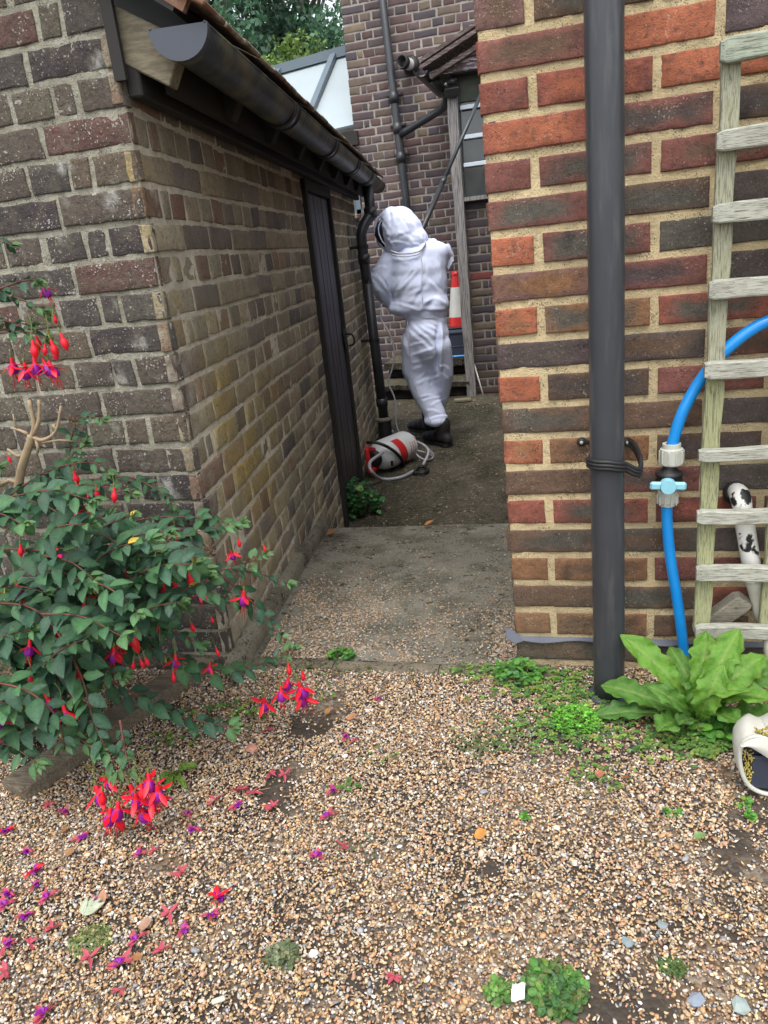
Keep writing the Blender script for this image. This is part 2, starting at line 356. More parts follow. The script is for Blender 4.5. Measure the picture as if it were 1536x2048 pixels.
def ccol(base, moss, dk, seed, mossf=None):
    def f(P):
        n = fbm(P, 3.2, 4, seed); n2 = fbm(P, 11, 3, seed + 3); n3 = fbm(P * np.array([3, 1, 1]), 2.1, 3, seed + 9)
        c = np.array(base)[None, None] * (1 + .35 * n[..., None] + .25 * n2[..., None])
        w = np.clip((n3 + .05 + (mossf(P) if mossf is not None else 0)) * 2.2, 0, 1)[..., None]
        c = c * (1 - w * .8) + np.array(moss) * w * .8
        w = np.clip((n2 * .6 + n - .12) * 2.5, 0, 1)[..., None]
        return c * (1 - w * .7) + np.array(dk) * w * .7
    return f
def ramp_z(X, Y): return -.004 - .105 * (Y - 1.79) / 1.4
ST_Y = lambda x: 3.13 + .06 * (x + 1.2)
def ramp():
    X, T = np.meshgrid(np.linspace(-1.32, .0, 130), np.linspace(0, 1, 150), indexing='ij')
    Y = 1.79 + T * (ST_Y(X) - 1.79); P = np.stack([X, Y, ramp_z(X, Y)], -1); P[..., 2] += .005 * fbm(P, 5, 3, 2) + .002 * fbm(P, 25, 2, 8)
    mf = lambda P: .35 * np.clip((P[..., 1] - 2.85) * 3, 0, 1) - .4 + .5 * np.clip((P[..., 0] + .5) * 2.5, 0, 1) * np.clip((2.6 - P[..., 1]) * 2, 0, 1)
    b = MB(); b.grid(P, 0, ccol((.245, .235, .19), (.11, .10, .066), (.06, .055, .04), 3, mf)(P))
    e = P[:, -1].copy(); nose = np.stack([e, e + A3(0, .012, -.008), e + A3(0, .014, -.05), e * A3(1, 1, 0) + A3(0, .016, ZL - .03)], 1)
    b.grid(nose, 0, np.tile(A3(.07, .06, .045), (len(e) * 4, 1)))
    return b.build('ramp', M['concrete'], smooth=True)
struct(ramp())
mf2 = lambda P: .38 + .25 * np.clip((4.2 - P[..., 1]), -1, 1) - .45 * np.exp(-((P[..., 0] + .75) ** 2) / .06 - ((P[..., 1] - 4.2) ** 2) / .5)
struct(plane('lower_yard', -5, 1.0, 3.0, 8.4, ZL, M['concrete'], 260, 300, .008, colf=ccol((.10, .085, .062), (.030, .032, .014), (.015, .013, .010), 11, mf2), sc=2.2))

def slab_strip(name, pts, w, h, m, zt, label=None):
    pass
# ------------------------------------------------------------------ brick walls
def wall_bricks(b, O, U, N, rows, z0, gauge, joint, colf, dens=70, amp=.0015, prot=.002, rnd=.005, jit=.002, mort_col=(.4, .33, .2), recess=.006, mort_rng=None, mdens=45, z1=None, seed=1, mamp=.003, mortf=None, chip=.016):
    """rows: function k -> list of (u0,u1) brick extents; U along, N outward, bricks material 0, mortar material 1"""
    rg = np.random.default_rng(seed); O = np.asarray(O, float); umin, umax = 1e9, -1e9
    for k, lst in rows:
        zb = z0 + k * gauge + joint / 2; zt = z0 + (k + 1) * gauge - joint / 2
        for (u0, u1, *rest) in lst:
            umin = min(umin, u0); umax = max(umax, u1)
            a, c = u0 + joint * .5 * (rest[0] if rest else 1), u1 - joint * .5 * (rest[1] if len(rest) > 1 else 1)
            if c - a < .01: continue
            nu = max(4, int((c - a) * dens)); nv = max(4, int((zt - zb) * dens))
            def st(n, L):
                e = min(rnd / L, .2); return np.concatenate([[0, e * .35, e], np.linspace(e, 1 - e, n)[1:-1], [1 - e, 1 - e * .35, 1]])
            tu, tv = st(nu, c - a), st(nv, zt - zb); TU, TV = np.meshgrid(tu, tv, indexing='ij')
            j = rg.normal(0, jit, 8)
            uu = (a + j[0]) * (1 - TU) + (c + j[1]) * TU + j[2] * (TV - .5); zz = (zb + j[3] * .6) * (1 - TV) + (zt + j[4] * .6) * TV + j[5] * (TU - .5)
            P = O + uu[..., None] * U + np.array([0, 0, 1]) * zz[..., None]
            # ragged outline
            ed = np.maximum(np.abs(TU - .5), np.abs(TV - .5)) * 2
            wob = fbm(P, 45, 2, seed) * jit * 1.2
            P = P + U * (wob * np.sign(TU - .5) * (np.abs(TU - .5) > .47))[..., None] + np.array([0, 0, 1]) * (fbm(P, 38, 2, seed + 4) * jit * 1.2 * np.sign(TV - .5) * (np.abs(TV - .5) > .4))[..., None]
            du = np.minimum(TU, 1 - TU) * (c - a); dv = np.minimum(TV, 1 - TV) * (zt - zb)
            def drop(d): 
                q = np.clip(1 - d / rnd, 0, 1); return rnd * (1 - np.sqrt(np.clip(1 - q * q, 0, 1)))
            dep = -np.maximum(drop(du), drop(dv)) - (((TU <= 0) | (TU >= 1) | (TV <= 0) | (TV >= 1)) * .02)
            dep = dep + rg.normal(0, prot) + amp * fbm(P, 30, 3, seed + 7) + rg.normal(0, prot * .5) * (TU - .5) + rg.normal(0, prot * .5) * (TV - .5)
            ee = np.minimum(du, dv); dep = dep - np.clip(fbm(P, 60, 2, seed + 11) - .12, 0, 1) * chip * np.clip(1 - ee / .009, 0, 1)
            P = P + N * dep[..., None]
            b.grid(P, 0, colf(k, u0, u1, P, TU, TV, rg))
    z1 = z1 if z1 is not None else z0 + (rows[-1][0] + 1) * gauge
    zz0 = z0 + rows[0][0] * gauge
    for (ua, ub, za, zb_) in (mort_rng or [(umin, umax, zz0, z1)]):
        nu, nv = max(2, int((ub - ua) * mdens)), max(2, int((zb_ - za) * mdens))
        Uu, Zz = np.meshgrid(np.linspace(ua, ub, nu), np.linspace(za, zb_, nv), indexing='ij')
        P = O + Uu[..., None] * U + np.array([0, 0, 1]) * Zz[..., None]
        P = P + N * (-recess + mamp * fbm(P, 40, 2, seed + 20) * 1.6)[..., None]
        mc = np.tile(np.array(mort_col, float), (nu, nv, 1)) * (1 + .25 * fbm(P, 6, 2, seed + 30)[..., None])
        if mortf: mc = mortf(P, mc)
        b.grid(P, 1, mc)
def rows_gen(kind, k0, k1, u0, u1, off=0, H=.117, S=.234, Q=.065, holes=()):
    out = []
    for k in range(k0, k1):
        L = []; odd = (k + off) % 2
        if kind == 'stretcher': x = u0; first = H if odd else S; nxt = S
        else:
            x = u0; first = H if odd else S; nxt = H if odd else S
        seq = [first] + ([Q] if (kind == 'english' and odd) else [])
        i = 0
        while x < u1 - .02:
            w = seq[i] if i < len(seq) else nxt
            L.append([x, min(x + w, u1)]); x += w; i += 1
        out.append((k, L))
    return out
def cut(rows, z0, gauge, holes):
    out = []
    for k, L in rows:
        zc = z0 + (k + .5) * gauge; nl = []
        for (a, c) in L:
            segs = [(a, c)]
            for (h0, h1, za, zb) in holes:
                if za < zc < zb:
                    ns = []
                    for (p, q) in segs:
                        if q <= h0 or p >= h1: ns.append((p, q))
                        else:
                            if p < h0 - .02: ns.append((p, h0))
                            if q > h1 + .02: ns.append((h1, q))
                    segs = ns
            nl += segs
        out.append((k, nl))
    return out
def lerp(a, b, t): return a + (b - a) * t

# right-hand house: front wall in stretcher bond
PAL = {'o': (.38, .125, .065), 'r': (.28, .088, .060), 'R': (.20, .078, .062), 'd': (.090, .072, .063), 'p': (.092, .066, .066),
       'b': (.135, .083, .055), 't': (.25, .125, .060), 'g': (.088, .082, .066), 'k': (.18, .10, .085), 'B': (.125, .078, .05)}
# row (from the damp course up): list of keys; two letters = edge, middle
ROWK = {0: ['t', 'tB', 'bB', 'r', 'b'], 1: ['bB', 'bg', 'rd', 'b'], 2: ['t', 'tb', 'R', 'Rb', 'b'], 3: ['bg', 'gb', 'd', 'b'], 4: ['r', 'rg', 'Rr', 'b', 'Bb'],
        5: ['bB', 'Rd', 'gd', 'g'], 6: ['ot', 'tb', 'bd', 'd', 'd'], 7: ['bg', 'b', 'd', 'd'], 8: ['o', 'Bd', 'R', 'Rp', 'R'], 9: ['pd', 'dB', 'Rb', 'd'],
        10: ['ot', 'tg', 'rg', 'r', 'R'], 11: ['kt', 'Rp', 'd', 'p'], 12: ['o', 'Rg', 'g', 'pd', 'd'], 13: ['Rg', 'bg', 'd', 'd'], 14: ['R', 'Rg', 'Rb', 'd', 'd'],
        15: ['ro', 'Rd', 'Bd', 'R'], 16: ['rR', 'ro', 'o', 'pd', 'd'], 17: ['Rb', 'o', 'p', 'd'], 18: ['kb', 'bg', 'd', 'd', 'p'], -1: ['gb', 'bg', 'd', 'b']}
def col_right(k, u0, u1, P, TU, TV, rg):
    odd = k % 2
    i = 0 if u0 < -.15 else (int(round((u0 + .09) / .24)) + 1 if not odd_row(k) is False and odd_row(k) else int(round((u0 + .195) / .24)))
    ks = ROWK.get(k); key = ks[i] if ks and i < len(ks) else rg.choice(['bd', 'Rd', 'd', 'rR', 'b', 'p', 'ob', 'Bg'])
    e = np.array(PAL[key[0]]); m = np.array(PAL[key[-1]])
    e = e * (1 + rg.normal(0, .07)); m = m * (1 + rg.normal(0, .07))
    ed = np.minimum(np.minimum(TU * (u1 - u0), (1 - TU) * (u1 - u0)) / .05, np.minimum(TV, 1 - TV) * 3.2)
    w = np.clip(ed + .9 * fbm(P, 16, 3, 5) - .15, 0, 1)[..., None]
    c = e * (1 - w) + m * w
    n = fbm(P, 34, 3, 9)[..., None]; c = c * (1 + .35 * n)
    dk = np.clip(fbm(P, 22, 2, 44) * 2.4 - .75, 0, 1)[..., None] * (.75 if len(key) > 1 or key in 'dpg' else .25)
    c = c * (1 - dk) + np.array([.03, .027, .028]) * dk
    gl = np.clip((.55 - P[..., 2]) / .5, 0, 1)[..., None] * np.clip(.3 + fbm(P, 7, 2, 71)[..., None], 0, 1) * .45   # weathering low down
    return np.clip(c * (1 - gl) + np.array([.12, .115, .075]) * gl, .01, 1)
def odd_row(k): return k % 2 == 0
RG, RZ = .078, .0884
house = thing('brick_house', (.5, 1.8, 0), 'red and brown brick house wall with thick sandy mortar, right of the alley', 'house')
def right_wall():
    rows = []
    for k in range(-2, 27):
        x = -.185; L = []
        if odd_row(k): L.append([x, -.085]); x = -.085
        else: L.append([x, .03]); x = .03
        L[0] += [.0, 1]
        while x < 1.9: L.append([x, x + .24]); x += .24
        rows.append((k, L))
    b = MB()
    mc = lambda P, c: c * (1 - .35 * np.clip(.4 - P[..., 2], 0, 1)[..., None])
    wall_bricks(b, (0, 1.8, 0), A3(1, 0, 0), A3(0, -1, 0), rows, RZ, RG, .0155, col_right, dens=120, amp=.0016, prot=.0010, rnd=.0042, jit=.0010,
                mort_col=(.70, .56, .32), recess=.0045, mort_rng=[(-.181, 1.9, -.08, 2.19)], mdens=130, mamp=.0016, seed=3, mortf=mc, chip=.007)
    # side face along the alley
    rows2 = rows_gen('stretcher', -5, 27, 0, 5.6, off=1)
    nfront = b.n
    def cs(k, u0, u1, P, TU, TV, rg):
        key = rg.choice(['d', 'b', 'R', 'p', 'B', 'r']); return np.tile(np.array(PAL[key]), (*P.shape[:2], 1)) * (1 + .3 * fbm(P, 20, 3, 3)[..., None])
    wall_bricks(b, (-.186, 1.8, 0), A3(0, 1, 0), A3(-1, 0, 0), rows2, RZ, RG, .014, cs, dens=28, amp=.001, rnd=.004, mort_col=(.40, .33, .2), mort_rng=[(.003, 5.6, -.4, 2.19)], mdens=20, seed=8)
    b.box((3.9, 3.9, .85), (4, 4.2, 2.7), mi=1, col=(.3, .2, .12)); b.box((.86, 4.6, .84), (2.04, 5.56, 2.66), mi=1, col=(.4, .33, .2))
    for V in b.V: V[:, 0] -= .0125 * V[:, 2] * np.clip(-V[:, 0] / .18, 0, 1)
    return b.build('wall', [M['brick_r'], M['mortar_y']], house, smooth=True)
right_wall()
# damp-proof membrane sticking out of the bottom joint
def dpm():
    b = MB(); X, T = np.meshgrid(np.linspace(-.190, .62, 60), np.linspace(0, 1, 4), indexing='ij')
    P = np.stack([X, 1.803 - .013 * T - .005 * np.sin(X * 40) * T, .087 - .006 * T + .003 * np.sin(X * 23 + 1) * T], -1)
    lp = np.clip((-.17 - X) / .05, 0, 1); P[..., 2] += lp * .035 * (1 - T) ; P[..., 1] -= .004 * lp
    b.grid(P); Q = P.copy(); Q[..., 2] -= .0015; b.grid(Q, flip=True)
    # folded flap on the corner
    f = [(-.212, 1.80, .112), (-.192, 1.794, .108), (-.165, 1.784, .082), (-.186, 1.780, .076), (-.208, 1.786, .088)]
    f2 = [(x + .001, y + .003, z) for x, y, z in f]
    b.add(f + f2, [(4, 3, 2, 1, 0), (5, 6, 7, 8, 9)])
    b.build('damp_course', M['membrane'], house, smooth=True)
dpm()

# ------------------------------------------------------------------ outhouse on the left
out = thing('brick_outhouse', LC.tolist(), 'weathered brick outhouse with black plank door, lichen on its corner, left of the alley', 'outhouse')
def col_front(k, u0, u1, P, TU, TV, rg):
    base = np.array([(.085, .066, .052), (.062, .052, .046), (.115, .085, .058), (.046, .035, .036), (.10, .085, .060), (.105, .052, .042)][rg.choice(6, p=[.26, .22, .17, .12, .15, .08])])
    z = P[..., 2]; low = np.clip((z - .2) / 1.3, 0, 1)[..., None]
    c = base * (1.1 + .4 * fbm(P, 18, 3, 12)[..., None]) * (1 + .15 * low)
    w = np.clip(fbm(P, 5, 3, 77) * 2.2, 0, 1)[..., None] * .35
    c = c * (1 - w) + np.array([.18, .165, .125]) * w
    wh = np.clip(fbm(P, 26, 3, 21) * 4 - 1.4, 0, 1)[..., None] * .55
    c = c * (1 - wh) + np.array([.36, .35, .29]) * wh
    for (bx, by, rad) in ((218, 412, .016), (222, 390, .012), (285, 932, .010), (190, 130, .018), (278, 690, .016), (235, 760, .02), (40, 620, .014), (120, 330, .018), (330, 985, .03)):
        q = at(bx, by, 1.70); dd = np.hypot(P[..., 0] - q[0], P[..., 2] - q[2]); g = (np.clip(1.3 - dd / rad + 1.2 * fbm(P, 110, 2, 5), 0, 1) * .85)[..., None]; c = c * (1 - g) + np.array([.55, .55, .50]) * g
    return c
def col_side(k, u0, u1, P, TU, TV, rg):
    base = np.array([(.36, .32, .23), (.40, .35, .24), (.26, .22, .185), (.45, .38, .25), (.16, .145, .135), (.36, .25, .17)][rg.choice(6, p=[.28, .22, .2, .12, .1, .08])])
    s = (P - LC) @ LD; z = P[..., 2]
    c = base * (1 + .3 * fbm(P, 18, 3, 12)[..., None] + rg.normal(0, .1))
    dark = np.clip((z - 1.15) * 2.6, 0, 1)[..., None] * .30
    c = c * (1 - dark) + np.array([.13, .075, .065]) * dark      # darker and redder towards the top of the wall
    for (s0, zz, ss, sz, wt) in ((.42, .55, .22, .26, .95), (.30, .78, .12, .2, .7), (.55, .30, .3, .2, .7), (.02, 1.27, .04, .14, .9), (.12, 1.05, .1, .12, .7), (.75, .6, .35, .3, .4)):
        g = np.exp(-((s - s0) / ss) ** 2 - ((z - zz) / sz) ** 2) * wt * np.clip(.55 + 1.2 * fbm(P, 8, 3, 31), 0, 1)
        g = g[..., None]; c = c * (1 - g) + np.array([.46, .33, .09]) * g
    g = (np.exp(-(s / .10) ** 2) * np.clip((1.35 - z), 0, 1) * .55)[..., None]; c = c * (1 - g) + np.array([.22, .15, .08]) * g
    if .5 < u0 < .62 and rg.random() < .25 or (u0 < .2 and rg.random() < .18): c = c * .4 + np.array([.20, .075, .05]) * .6
    wh = (np.exp(-((s - .03) / .10) ** 2) * np.clip(fbm(P, 40, 3, 25) * 4 - .2, 0, 1) * .8)[..., None]
    return c * (1 - wh) + np.array([.48, .45, .36]) * wh
LG, LZ = .078, .052
DOOR_S0, DOOR_S1, WALL_S = 2.06, 2.86, 4.12
def outhouse():
    b = MB()
    fr = rows_gen('english', -2, 26, 0, 3.2, off=1)
    fr = [(k, [[u, v] for u, v in L]) for k, L in fr]
    for k, L in fr: L[0] += [0, 1]
    wall_bricks(b, LC, A3(-1, 0, 0), A3(0, -1, 0), fr, LZ, LG, .0105, col_front, dens=85, amp=.0012, prot=.0014, rnd=.005, jit=.0024, chip=.007,
                mort_col=(.42, .40, .31), recess=.0042, mort_rng=[(.002, 3.2, -.1, 2.1)], mdens=95, mamp=.0017, seed=5)
    V0 = len(b.V)
    sr = rows_gen('english', -6, 20, 0, WALL_S, off=0)
    sr = cut(sr, LZ, LG, [(DOOR_S0 - .01, DOOR_S1 + .01, -1, 1.47)])
    sr = [(k, [[u, v] for u, v in L]) for k, L in sr]
    for k, L in sr: L[0] += [0, 1]
    wall_bricks(b, LC, LD, LN, [r for r in sr], LZ, LG, .0115, col_side, dens=60, amp=.0012, prot=.0014, chip=.009, rnd=.005, jit=.0026,
                mort_col=(.80, .74, .58), recess=.0036, mort_rng=[(.002, DOOR_S0, -.42, 1.62), (DOOR_S1, WALL_S, -.42, 1.62), (DOOR_S0, DOOR_S1, 1.47, 1.62)], mdens=60, mamp=.0016, seed=6)
    b.I = [i for i in b.I]
    # split the material of the side wall from the front wall: indices 2,3
    nf = sum((a.shape[0]) for a in b.V[:V0]); 
    for i, f in enumerate(b.F):
        if f[0] >= nf: b.I[i] += 2
    # solid core and returns
    def quad(a, c, z0, z1, mi): b.add([[*a, z0], [*c, z0], [*c, z1], [*a, z1]], [(0, 1, 2, 3)], mi, (.2, .18, .13))
    e = lw(WALL_S, -.002, 0)[:2]; quad(e, lw(WALL_S, -2.2, 0)[:2], -.42, 1.62, 3)
    for s_ in (DOOR_S0 - .004, DOOR_S1 + .004): quad(lw(s_, -.008, 0)[:2], lw(s_, -.12, 0)[:2], -.42, 1.47, 3)
    quad(LC[:2] + A3(-3.2, 0), LC[:2] + A3(-3.2, 4), -.4, 2.2, 3)
    # stepped gable above the side-wall height is hidden by the roof edge
    return b.build('wall', [M['brick_l'], M['mortar_l'], M['brick_s'], M['mortar_s']], out, smooth=True)
outhouse()
def door():
    b = MB(); w = (DOOR_S1 - DOOR_S0 - .09) / 6; R = np.array([LD, LN, [0, 0, 1]]).T
    for i in range(6):
        s = DOOR_S0 + .05 + w * (i + .5)
        b.box(lw(s, -.012 - .001 * (i % 2), .555), (w - .006, .03, 1.72), R, bev=.004)
    b.box(lw((DOOR_S0 + DOOR_S1) / 2, -.045, .555), (DOOR_S1 - DOOR_S0 - .08, .03, 1.72), R)
    d = b.build('door', M['dark_wood'], out)
    f = MB()
    for s in (DOOR_S0 + .025, DOOR_S1 - .02): f.box(lw(s, -.008, .56), (.05, .055, 1.82), R, bev=.003)
    f.box(lw((DOOR_S0 + DOOR_S1) / 2, -.008, 1.445), (DOOR_S1 - DOOR_S0, .055, .05), R)
    f.build('door_frame', M['dark_timber'], out)
    h = MB(); p = lw(DOOR_S1 - .06, .012, .62)
    h.box(p, (.03, .012, .12), R, bev=.003); h.tube([p + LN * .006 + A3(0, 0, .03), p + LN * .05 + A3(0, 0, .02), p + LN * .055 + A3(0, 0, -.03), p + LN * .02 + A3(0, 0, -.045)], .006, 8, smooth_n=4)
    h.build('handle', M['black_rubber'], d, True)
door()
# eaves of the outhouse: fascia, rafters, roof
def eaves():
    R = np.array([LD, LN, [0, 0, 1]]).T
    b = MB(); b.box(lw(2.1, .020, 1.565), (4.16, .035, .17), R, bev=.004); b.box(lw(2.13, .075, 1.56), (4.06, .02, .13), R); b.box(lw(-.004, .004, 1.62), (.016, .026, .22), R)  # outer board is added to block sky light and keep the rafter gaps dark
    b.build('fascia', M['dark_timber'], out)
    sl = radians(35)
    for i in range(9):
        s = .055 + i * .5 if i else .045
        a = lw(s, -.06, 1.645); c = lw(s, .128, 1.535)
        r = MB(); r.beam(a, c, .055, .10, bev=.003); r.build('rafter', M['raw_wood'] if i == 0 else M['dark_timber'], out)  # rafters past the first: eaves shade put into the colour as dark timber
    # roof: slab of overlapping plain tiles
    b = MB(); dn = LN * cos(sl) - A3(0, 0, 1) * sin(sl); upn = LN * sin(sl) + A3(0, 0, 1) * cos(sl)
    e0 = lw(0, .185, 1.622)
    RR = np.array([LD, dn, upn]).T
    for row in range(22):
        n = 27; off = (row % 2) * .08
        for i in range(n):
            s = -.055 + off + i * .165
            if s + .08 > WALL_S + .1: continue
            c = e0 + LD * (s + .08) - dn * (row * .10 + .06) + upn * (.018 + random.uniform(-.003, .003))
            tl = RR @ np.array([[1, 0, 0], [0, cos(.07), -sin(.07)], [0, sin(.07), cos(.07)]])
            b.box(c, (.158, .2, .012), tl, bev=.003)
    b.build('roof', M['tile'], out)
    b = MB(); b.box(e0 + LD * 2.08 - dn * 1.1 - upn * .010, (4.24, 2.16, .022), RR)
    b.build('underlay', M['dark_timber'], out)
    b = MB(); b.box(e0 + LD * -.03 - dn * 1.15 + upn * .006, (.022, 2.3, .035), RR); b.build('verge', M['tile'], out)
eaves()

# gutter
gut = thing('gutter', lw(0, .17, 1.56).tolist(), 'grey black half-round gutter with mossy stains along the eaves of the left outhouse', 'gutter')
GO, GZ, GR = .158, 1.592, .0615
def gutter():
    S0, S1 = -.03, 4.42
    b = MB(); ang = np.linspace(pi, 2 * pi, 17)
    def ring(s, r, dz=0): return np.array([lw(s, GO + r * cos(a), GZ + r * sin(a) + dz) for a in ang])
    ss = np.linspace(S0, S1, 60); b.grid(np.array([ring(s, GR) for s in ss])); b.grid(np.array([ring(s, GR - .003) for s in ss]), flip=True)
    for o in (GR - .001, -GR + .001): b.tube([lw(S0, GO + o, GZ), lw(S1, GO + o, GZ)], .0035, 6)
    b.build('channel', M['gutter'], gut, True)
    def cap(s, sgn, name):
        c = MB(); rg = ring(s, GR + .002); cen = lw(s, GO, GZ)
        c.add(np.vstack([cen, rg]), [(0, i + 1, i + 2) for i in range(16)]); rg2 = ring(s + sgn * .03, GR + .002)
        c.grid(np.array([rg, rg2])); rr = ring(s, GR + .005); rr2 = ring(s + sgn * .012, GR + .005); c.grid(np.array([rr, rr2]))
        c.add(np.vstack([rg, rr]), [(i, i + 1, 18 + i, 17 + i) for i in range(16)])
        c.build(name, M['lead'] if sgn > 0 else M['gutter'], gut)
    cap(S0, 1, 'end_cap'); cap(S1, -1, 'end_cap')
    for s in (.98, 1.9, 2.75, 3.5):
        c = MB(); c.grid(np.array([ring(s + d, GR + r) for d, r in ((-.045, .002), (-.045, .007), (-.03, .007), (-.028, .004), (.028, .004), (.03, .007), (.045, .007), (.045, .002))])); c.build('joint', M['black_plastic'], gut, True)
gutter()
# left downpipe
dp = thing('drainpipe', (*lhit(768, 835, .09)[:2], -.15), 'black cast drainpipe with an offset bend beside the person, far end of the outhouse', 'drainpipe')
def downpipe():
    top = lw(3.72, GO, GZ - .05); b = MB()
    p1 = top + A3(0, 0, -.17); p2 = lhit(722, 470, .085); p3 = lhit(768, 838, .105)
    b.tube([top, p1, p1 + A3(0, 0, -.01)], .036, 14); b.lathe([(.036, 0), (.045, .0), (.045, .07), (.036, .07)], p1 + A3(0, 0, -.045), (0, 0, 1))
    path = np.array([p1, p1 + A3(0, 0, -.03), lerp(p1, p2, .35) + A3(0, 0, .0), p2 + (p1 - p2) * .12 + A3(0, 0, .012), p2 + A3(0, 0, -.05), lerp(p2, p3, .25)])
    b.tube(path, .036, 14, smooth_n=5); b.tube([lerp(p2, p3, .2), p3], .036, 14)
    for t in (.12, .9): q = lerp(p2, p3, t); b.lathe([(.036, -.03), (.043, -.03), (.043, .03), (.036, .03)], q, p3 - p2)
    b.build('pipe', M['black_plastic'], dp, True)
    for t in (.06, .55): 
        c = MB(); q = lerp(p2, p3, t); c.beam(q - LN * .11, q, .02, .02); c.lathe([(.037, -.012), (.041, -.012), (.041, .012), (.037, .012)], q, (0, 0, 1)); c.build('bracket', M['black_rubber'], dp)
    c = MB(); c.lathe([(.04, -.012), (.062, -.012), (.066, 0), (.062, .014), (.04, .016)], p3, (0, 0, 1)); c.build('collar', M['concrete_plain'], dp, True)
    c = MB(); q = A3(p3[0], p3[1], ZL); c.lathe([(.052, .0), (.050, p3[2] - ZL - .01)], q, (0, 0, 1)); c.build('clay_socket', M['black_rubber'], dp, True)
M['concrete_plain'] = mat('grey_collar', (.17, .155, .125), .9, bump=(60, .5, .003))
downpipe()
# concrete fillet at the foot of the side wall, edging strip in front of the ramp
def fillet():
    b = MB(); ss = np.linspace(-.1, 1.47, 60); prof = [(0, .062), (.022, .056), (.034, .036), (.036, -.02)]
    P = np.array([[lw(s, o, ramp_z(0, LC[1] + s * .988) + h + .005 * math.sin(s * 9)) for o, h in prof] for s in ss]); P += .004 * fbm(P, 20, 2, 4)[..., None] * LN
    b.grid(P, 0, (.24, .22, .165)); e = P[-1]; b.add(np.vstack([e, lw(1.47, 0, -.2)]), [(4, 0, 1, 2, 3)], 0, (.15, .14, .11))
    struct(b.build('wall_footing', M['concrete'], smooth=True))
    b = MB()
    for (x0, x1) in ((-.98, -.70), (-.697, -.395), (-.392, -.08)):
        X, T = np.meshgrid(np.linspace(x0, x1, 26), np.linspace(0, 1, 8), indexing='ij')
        dy = np.interp(T, [0, .12, .2, .8, .88, 1], [0, 0, .006, .044, .05, .05]); dz = np.interp(T, [0, .12, .2, .8, .88, 1], [-.06, -.002, .006, .006, -.002, -.06])
        P = np.stack([X, 1.738 + dy, dz + 0 * X], -1); P[..., 2] += .0025 * fbm(P, 30, 2, 6); P[..., 1] += .003 * fbm(P, 24, 2, 9)
        b.grid(P, 0, np.tile(A3(.20, .165, .12), (P.shape[0] * P.shape[1], 1)) * (1 + .4 * fbm(P, 12, 2, 3).reshape(-1, 1)))
    struct(b.build('kerb_strip', M['concrete'], smooth=True))
fillet()

# ------------------------------------------------------------------ buildings behind
BG = .078
def col_back(k, u0, u1, P, TU, TV, rg):
    base = np.array([(.085, .062, .066), (.105, .072, .068), (.07, .056, .064), (.12, .088, .068), (.10, .06, .055), (.145, .11, .075)][rg.choice(6, p=[.27, .22, .2, .14, .12, .05])])
    return np.tile(base, (*P.shape[:2], 1)) * (1 + rg.normal(0, .1) + .25 * fbm(P, 14, 2, 3)[..., None])
rear = thing('rear_house', (-1.0, 8.3, ZL), 'tall purple-brown brick house wall with pale mortar closing the far end of the alley', 'house')
def rear_wall():
    b = MB(); XL = -2.245
    kw = dict(dens=26, amp=.001, prot=.001, rnd=.005, jit=.003, mort_col=(.30, .27, .24), recess=.005, mdens=12, mamp=.0008)
    rows = rows_gen('english', 0, 74, 0, 3.2, off=1, S=.236, H=.118)
    wall_bricks(b, (XL, 8.3, ZL), A3(1, 0, 0), A3(0, -1, 0), rows, 0, BG, .012, col_back, seed=12, mort_rng=[(.01, 3.2, 0, 5.77)], **kw)
    b2 = rows_gen('english', 0, 23, 0, 3.0, off=0, S=.236, H=.118)
    wall_bricks(b, (XL - .002, 8.305, ZL), A3(-1, 0, 0), A3(0, -1, 0), b2, 0, BG, .012, col_back, seed=13, mort_rng=[(0, 3, 0, 1.80)], **kw)
    b.box((XL + 1.66, 9.5, 2.55), (3.3, 2.37, 5.7), mi=1, col=(.14, .11, .1)); b.box((XL - 1.5, 8.43, ZL + .88), (3.0, .22, 1.8), mi=1, col=(.2, .18, .16))
    b.build('wall', [M['brick_b'], M['mortar_b']], rear, smooth=True)
    # window over the low wall, left of the tall wall
    z0 = ZL + 1.80
    w = MB(); w.box((XL - .78, 8.29, z0 + .025), (1.5, .16, .045), bev=.006); w.build('sill', mat('tan_sill', (.22, .15, .10), .8), rear)
    fr = MB()
    for x in (XL - .04, XL - .42, XL - .80, XL - 1.2): fr.box((x, 8.36, z0 + .36), (.05, .05, .62))
    fr.box((XL - .75, 8.36, z0 + .07), (1.5, .05, .05)); fr.box((XL - .75, 8.355, z0 + .67), (1.5, .06, .06))
    wn = fr.build('window', M['grey_frame'], rear); g = MB(); g.box((XL - .75, 8.38, z0 + .36), (1.5, .006, .58)); g.build('pane', M['pane'], wn)
    lb = MB(); lb.box((XL - .8, 8.33, z0 + .775), (1.7, .16, .13)); lb.build('lintel', M['dark_timber'], rear)
rear_wall()
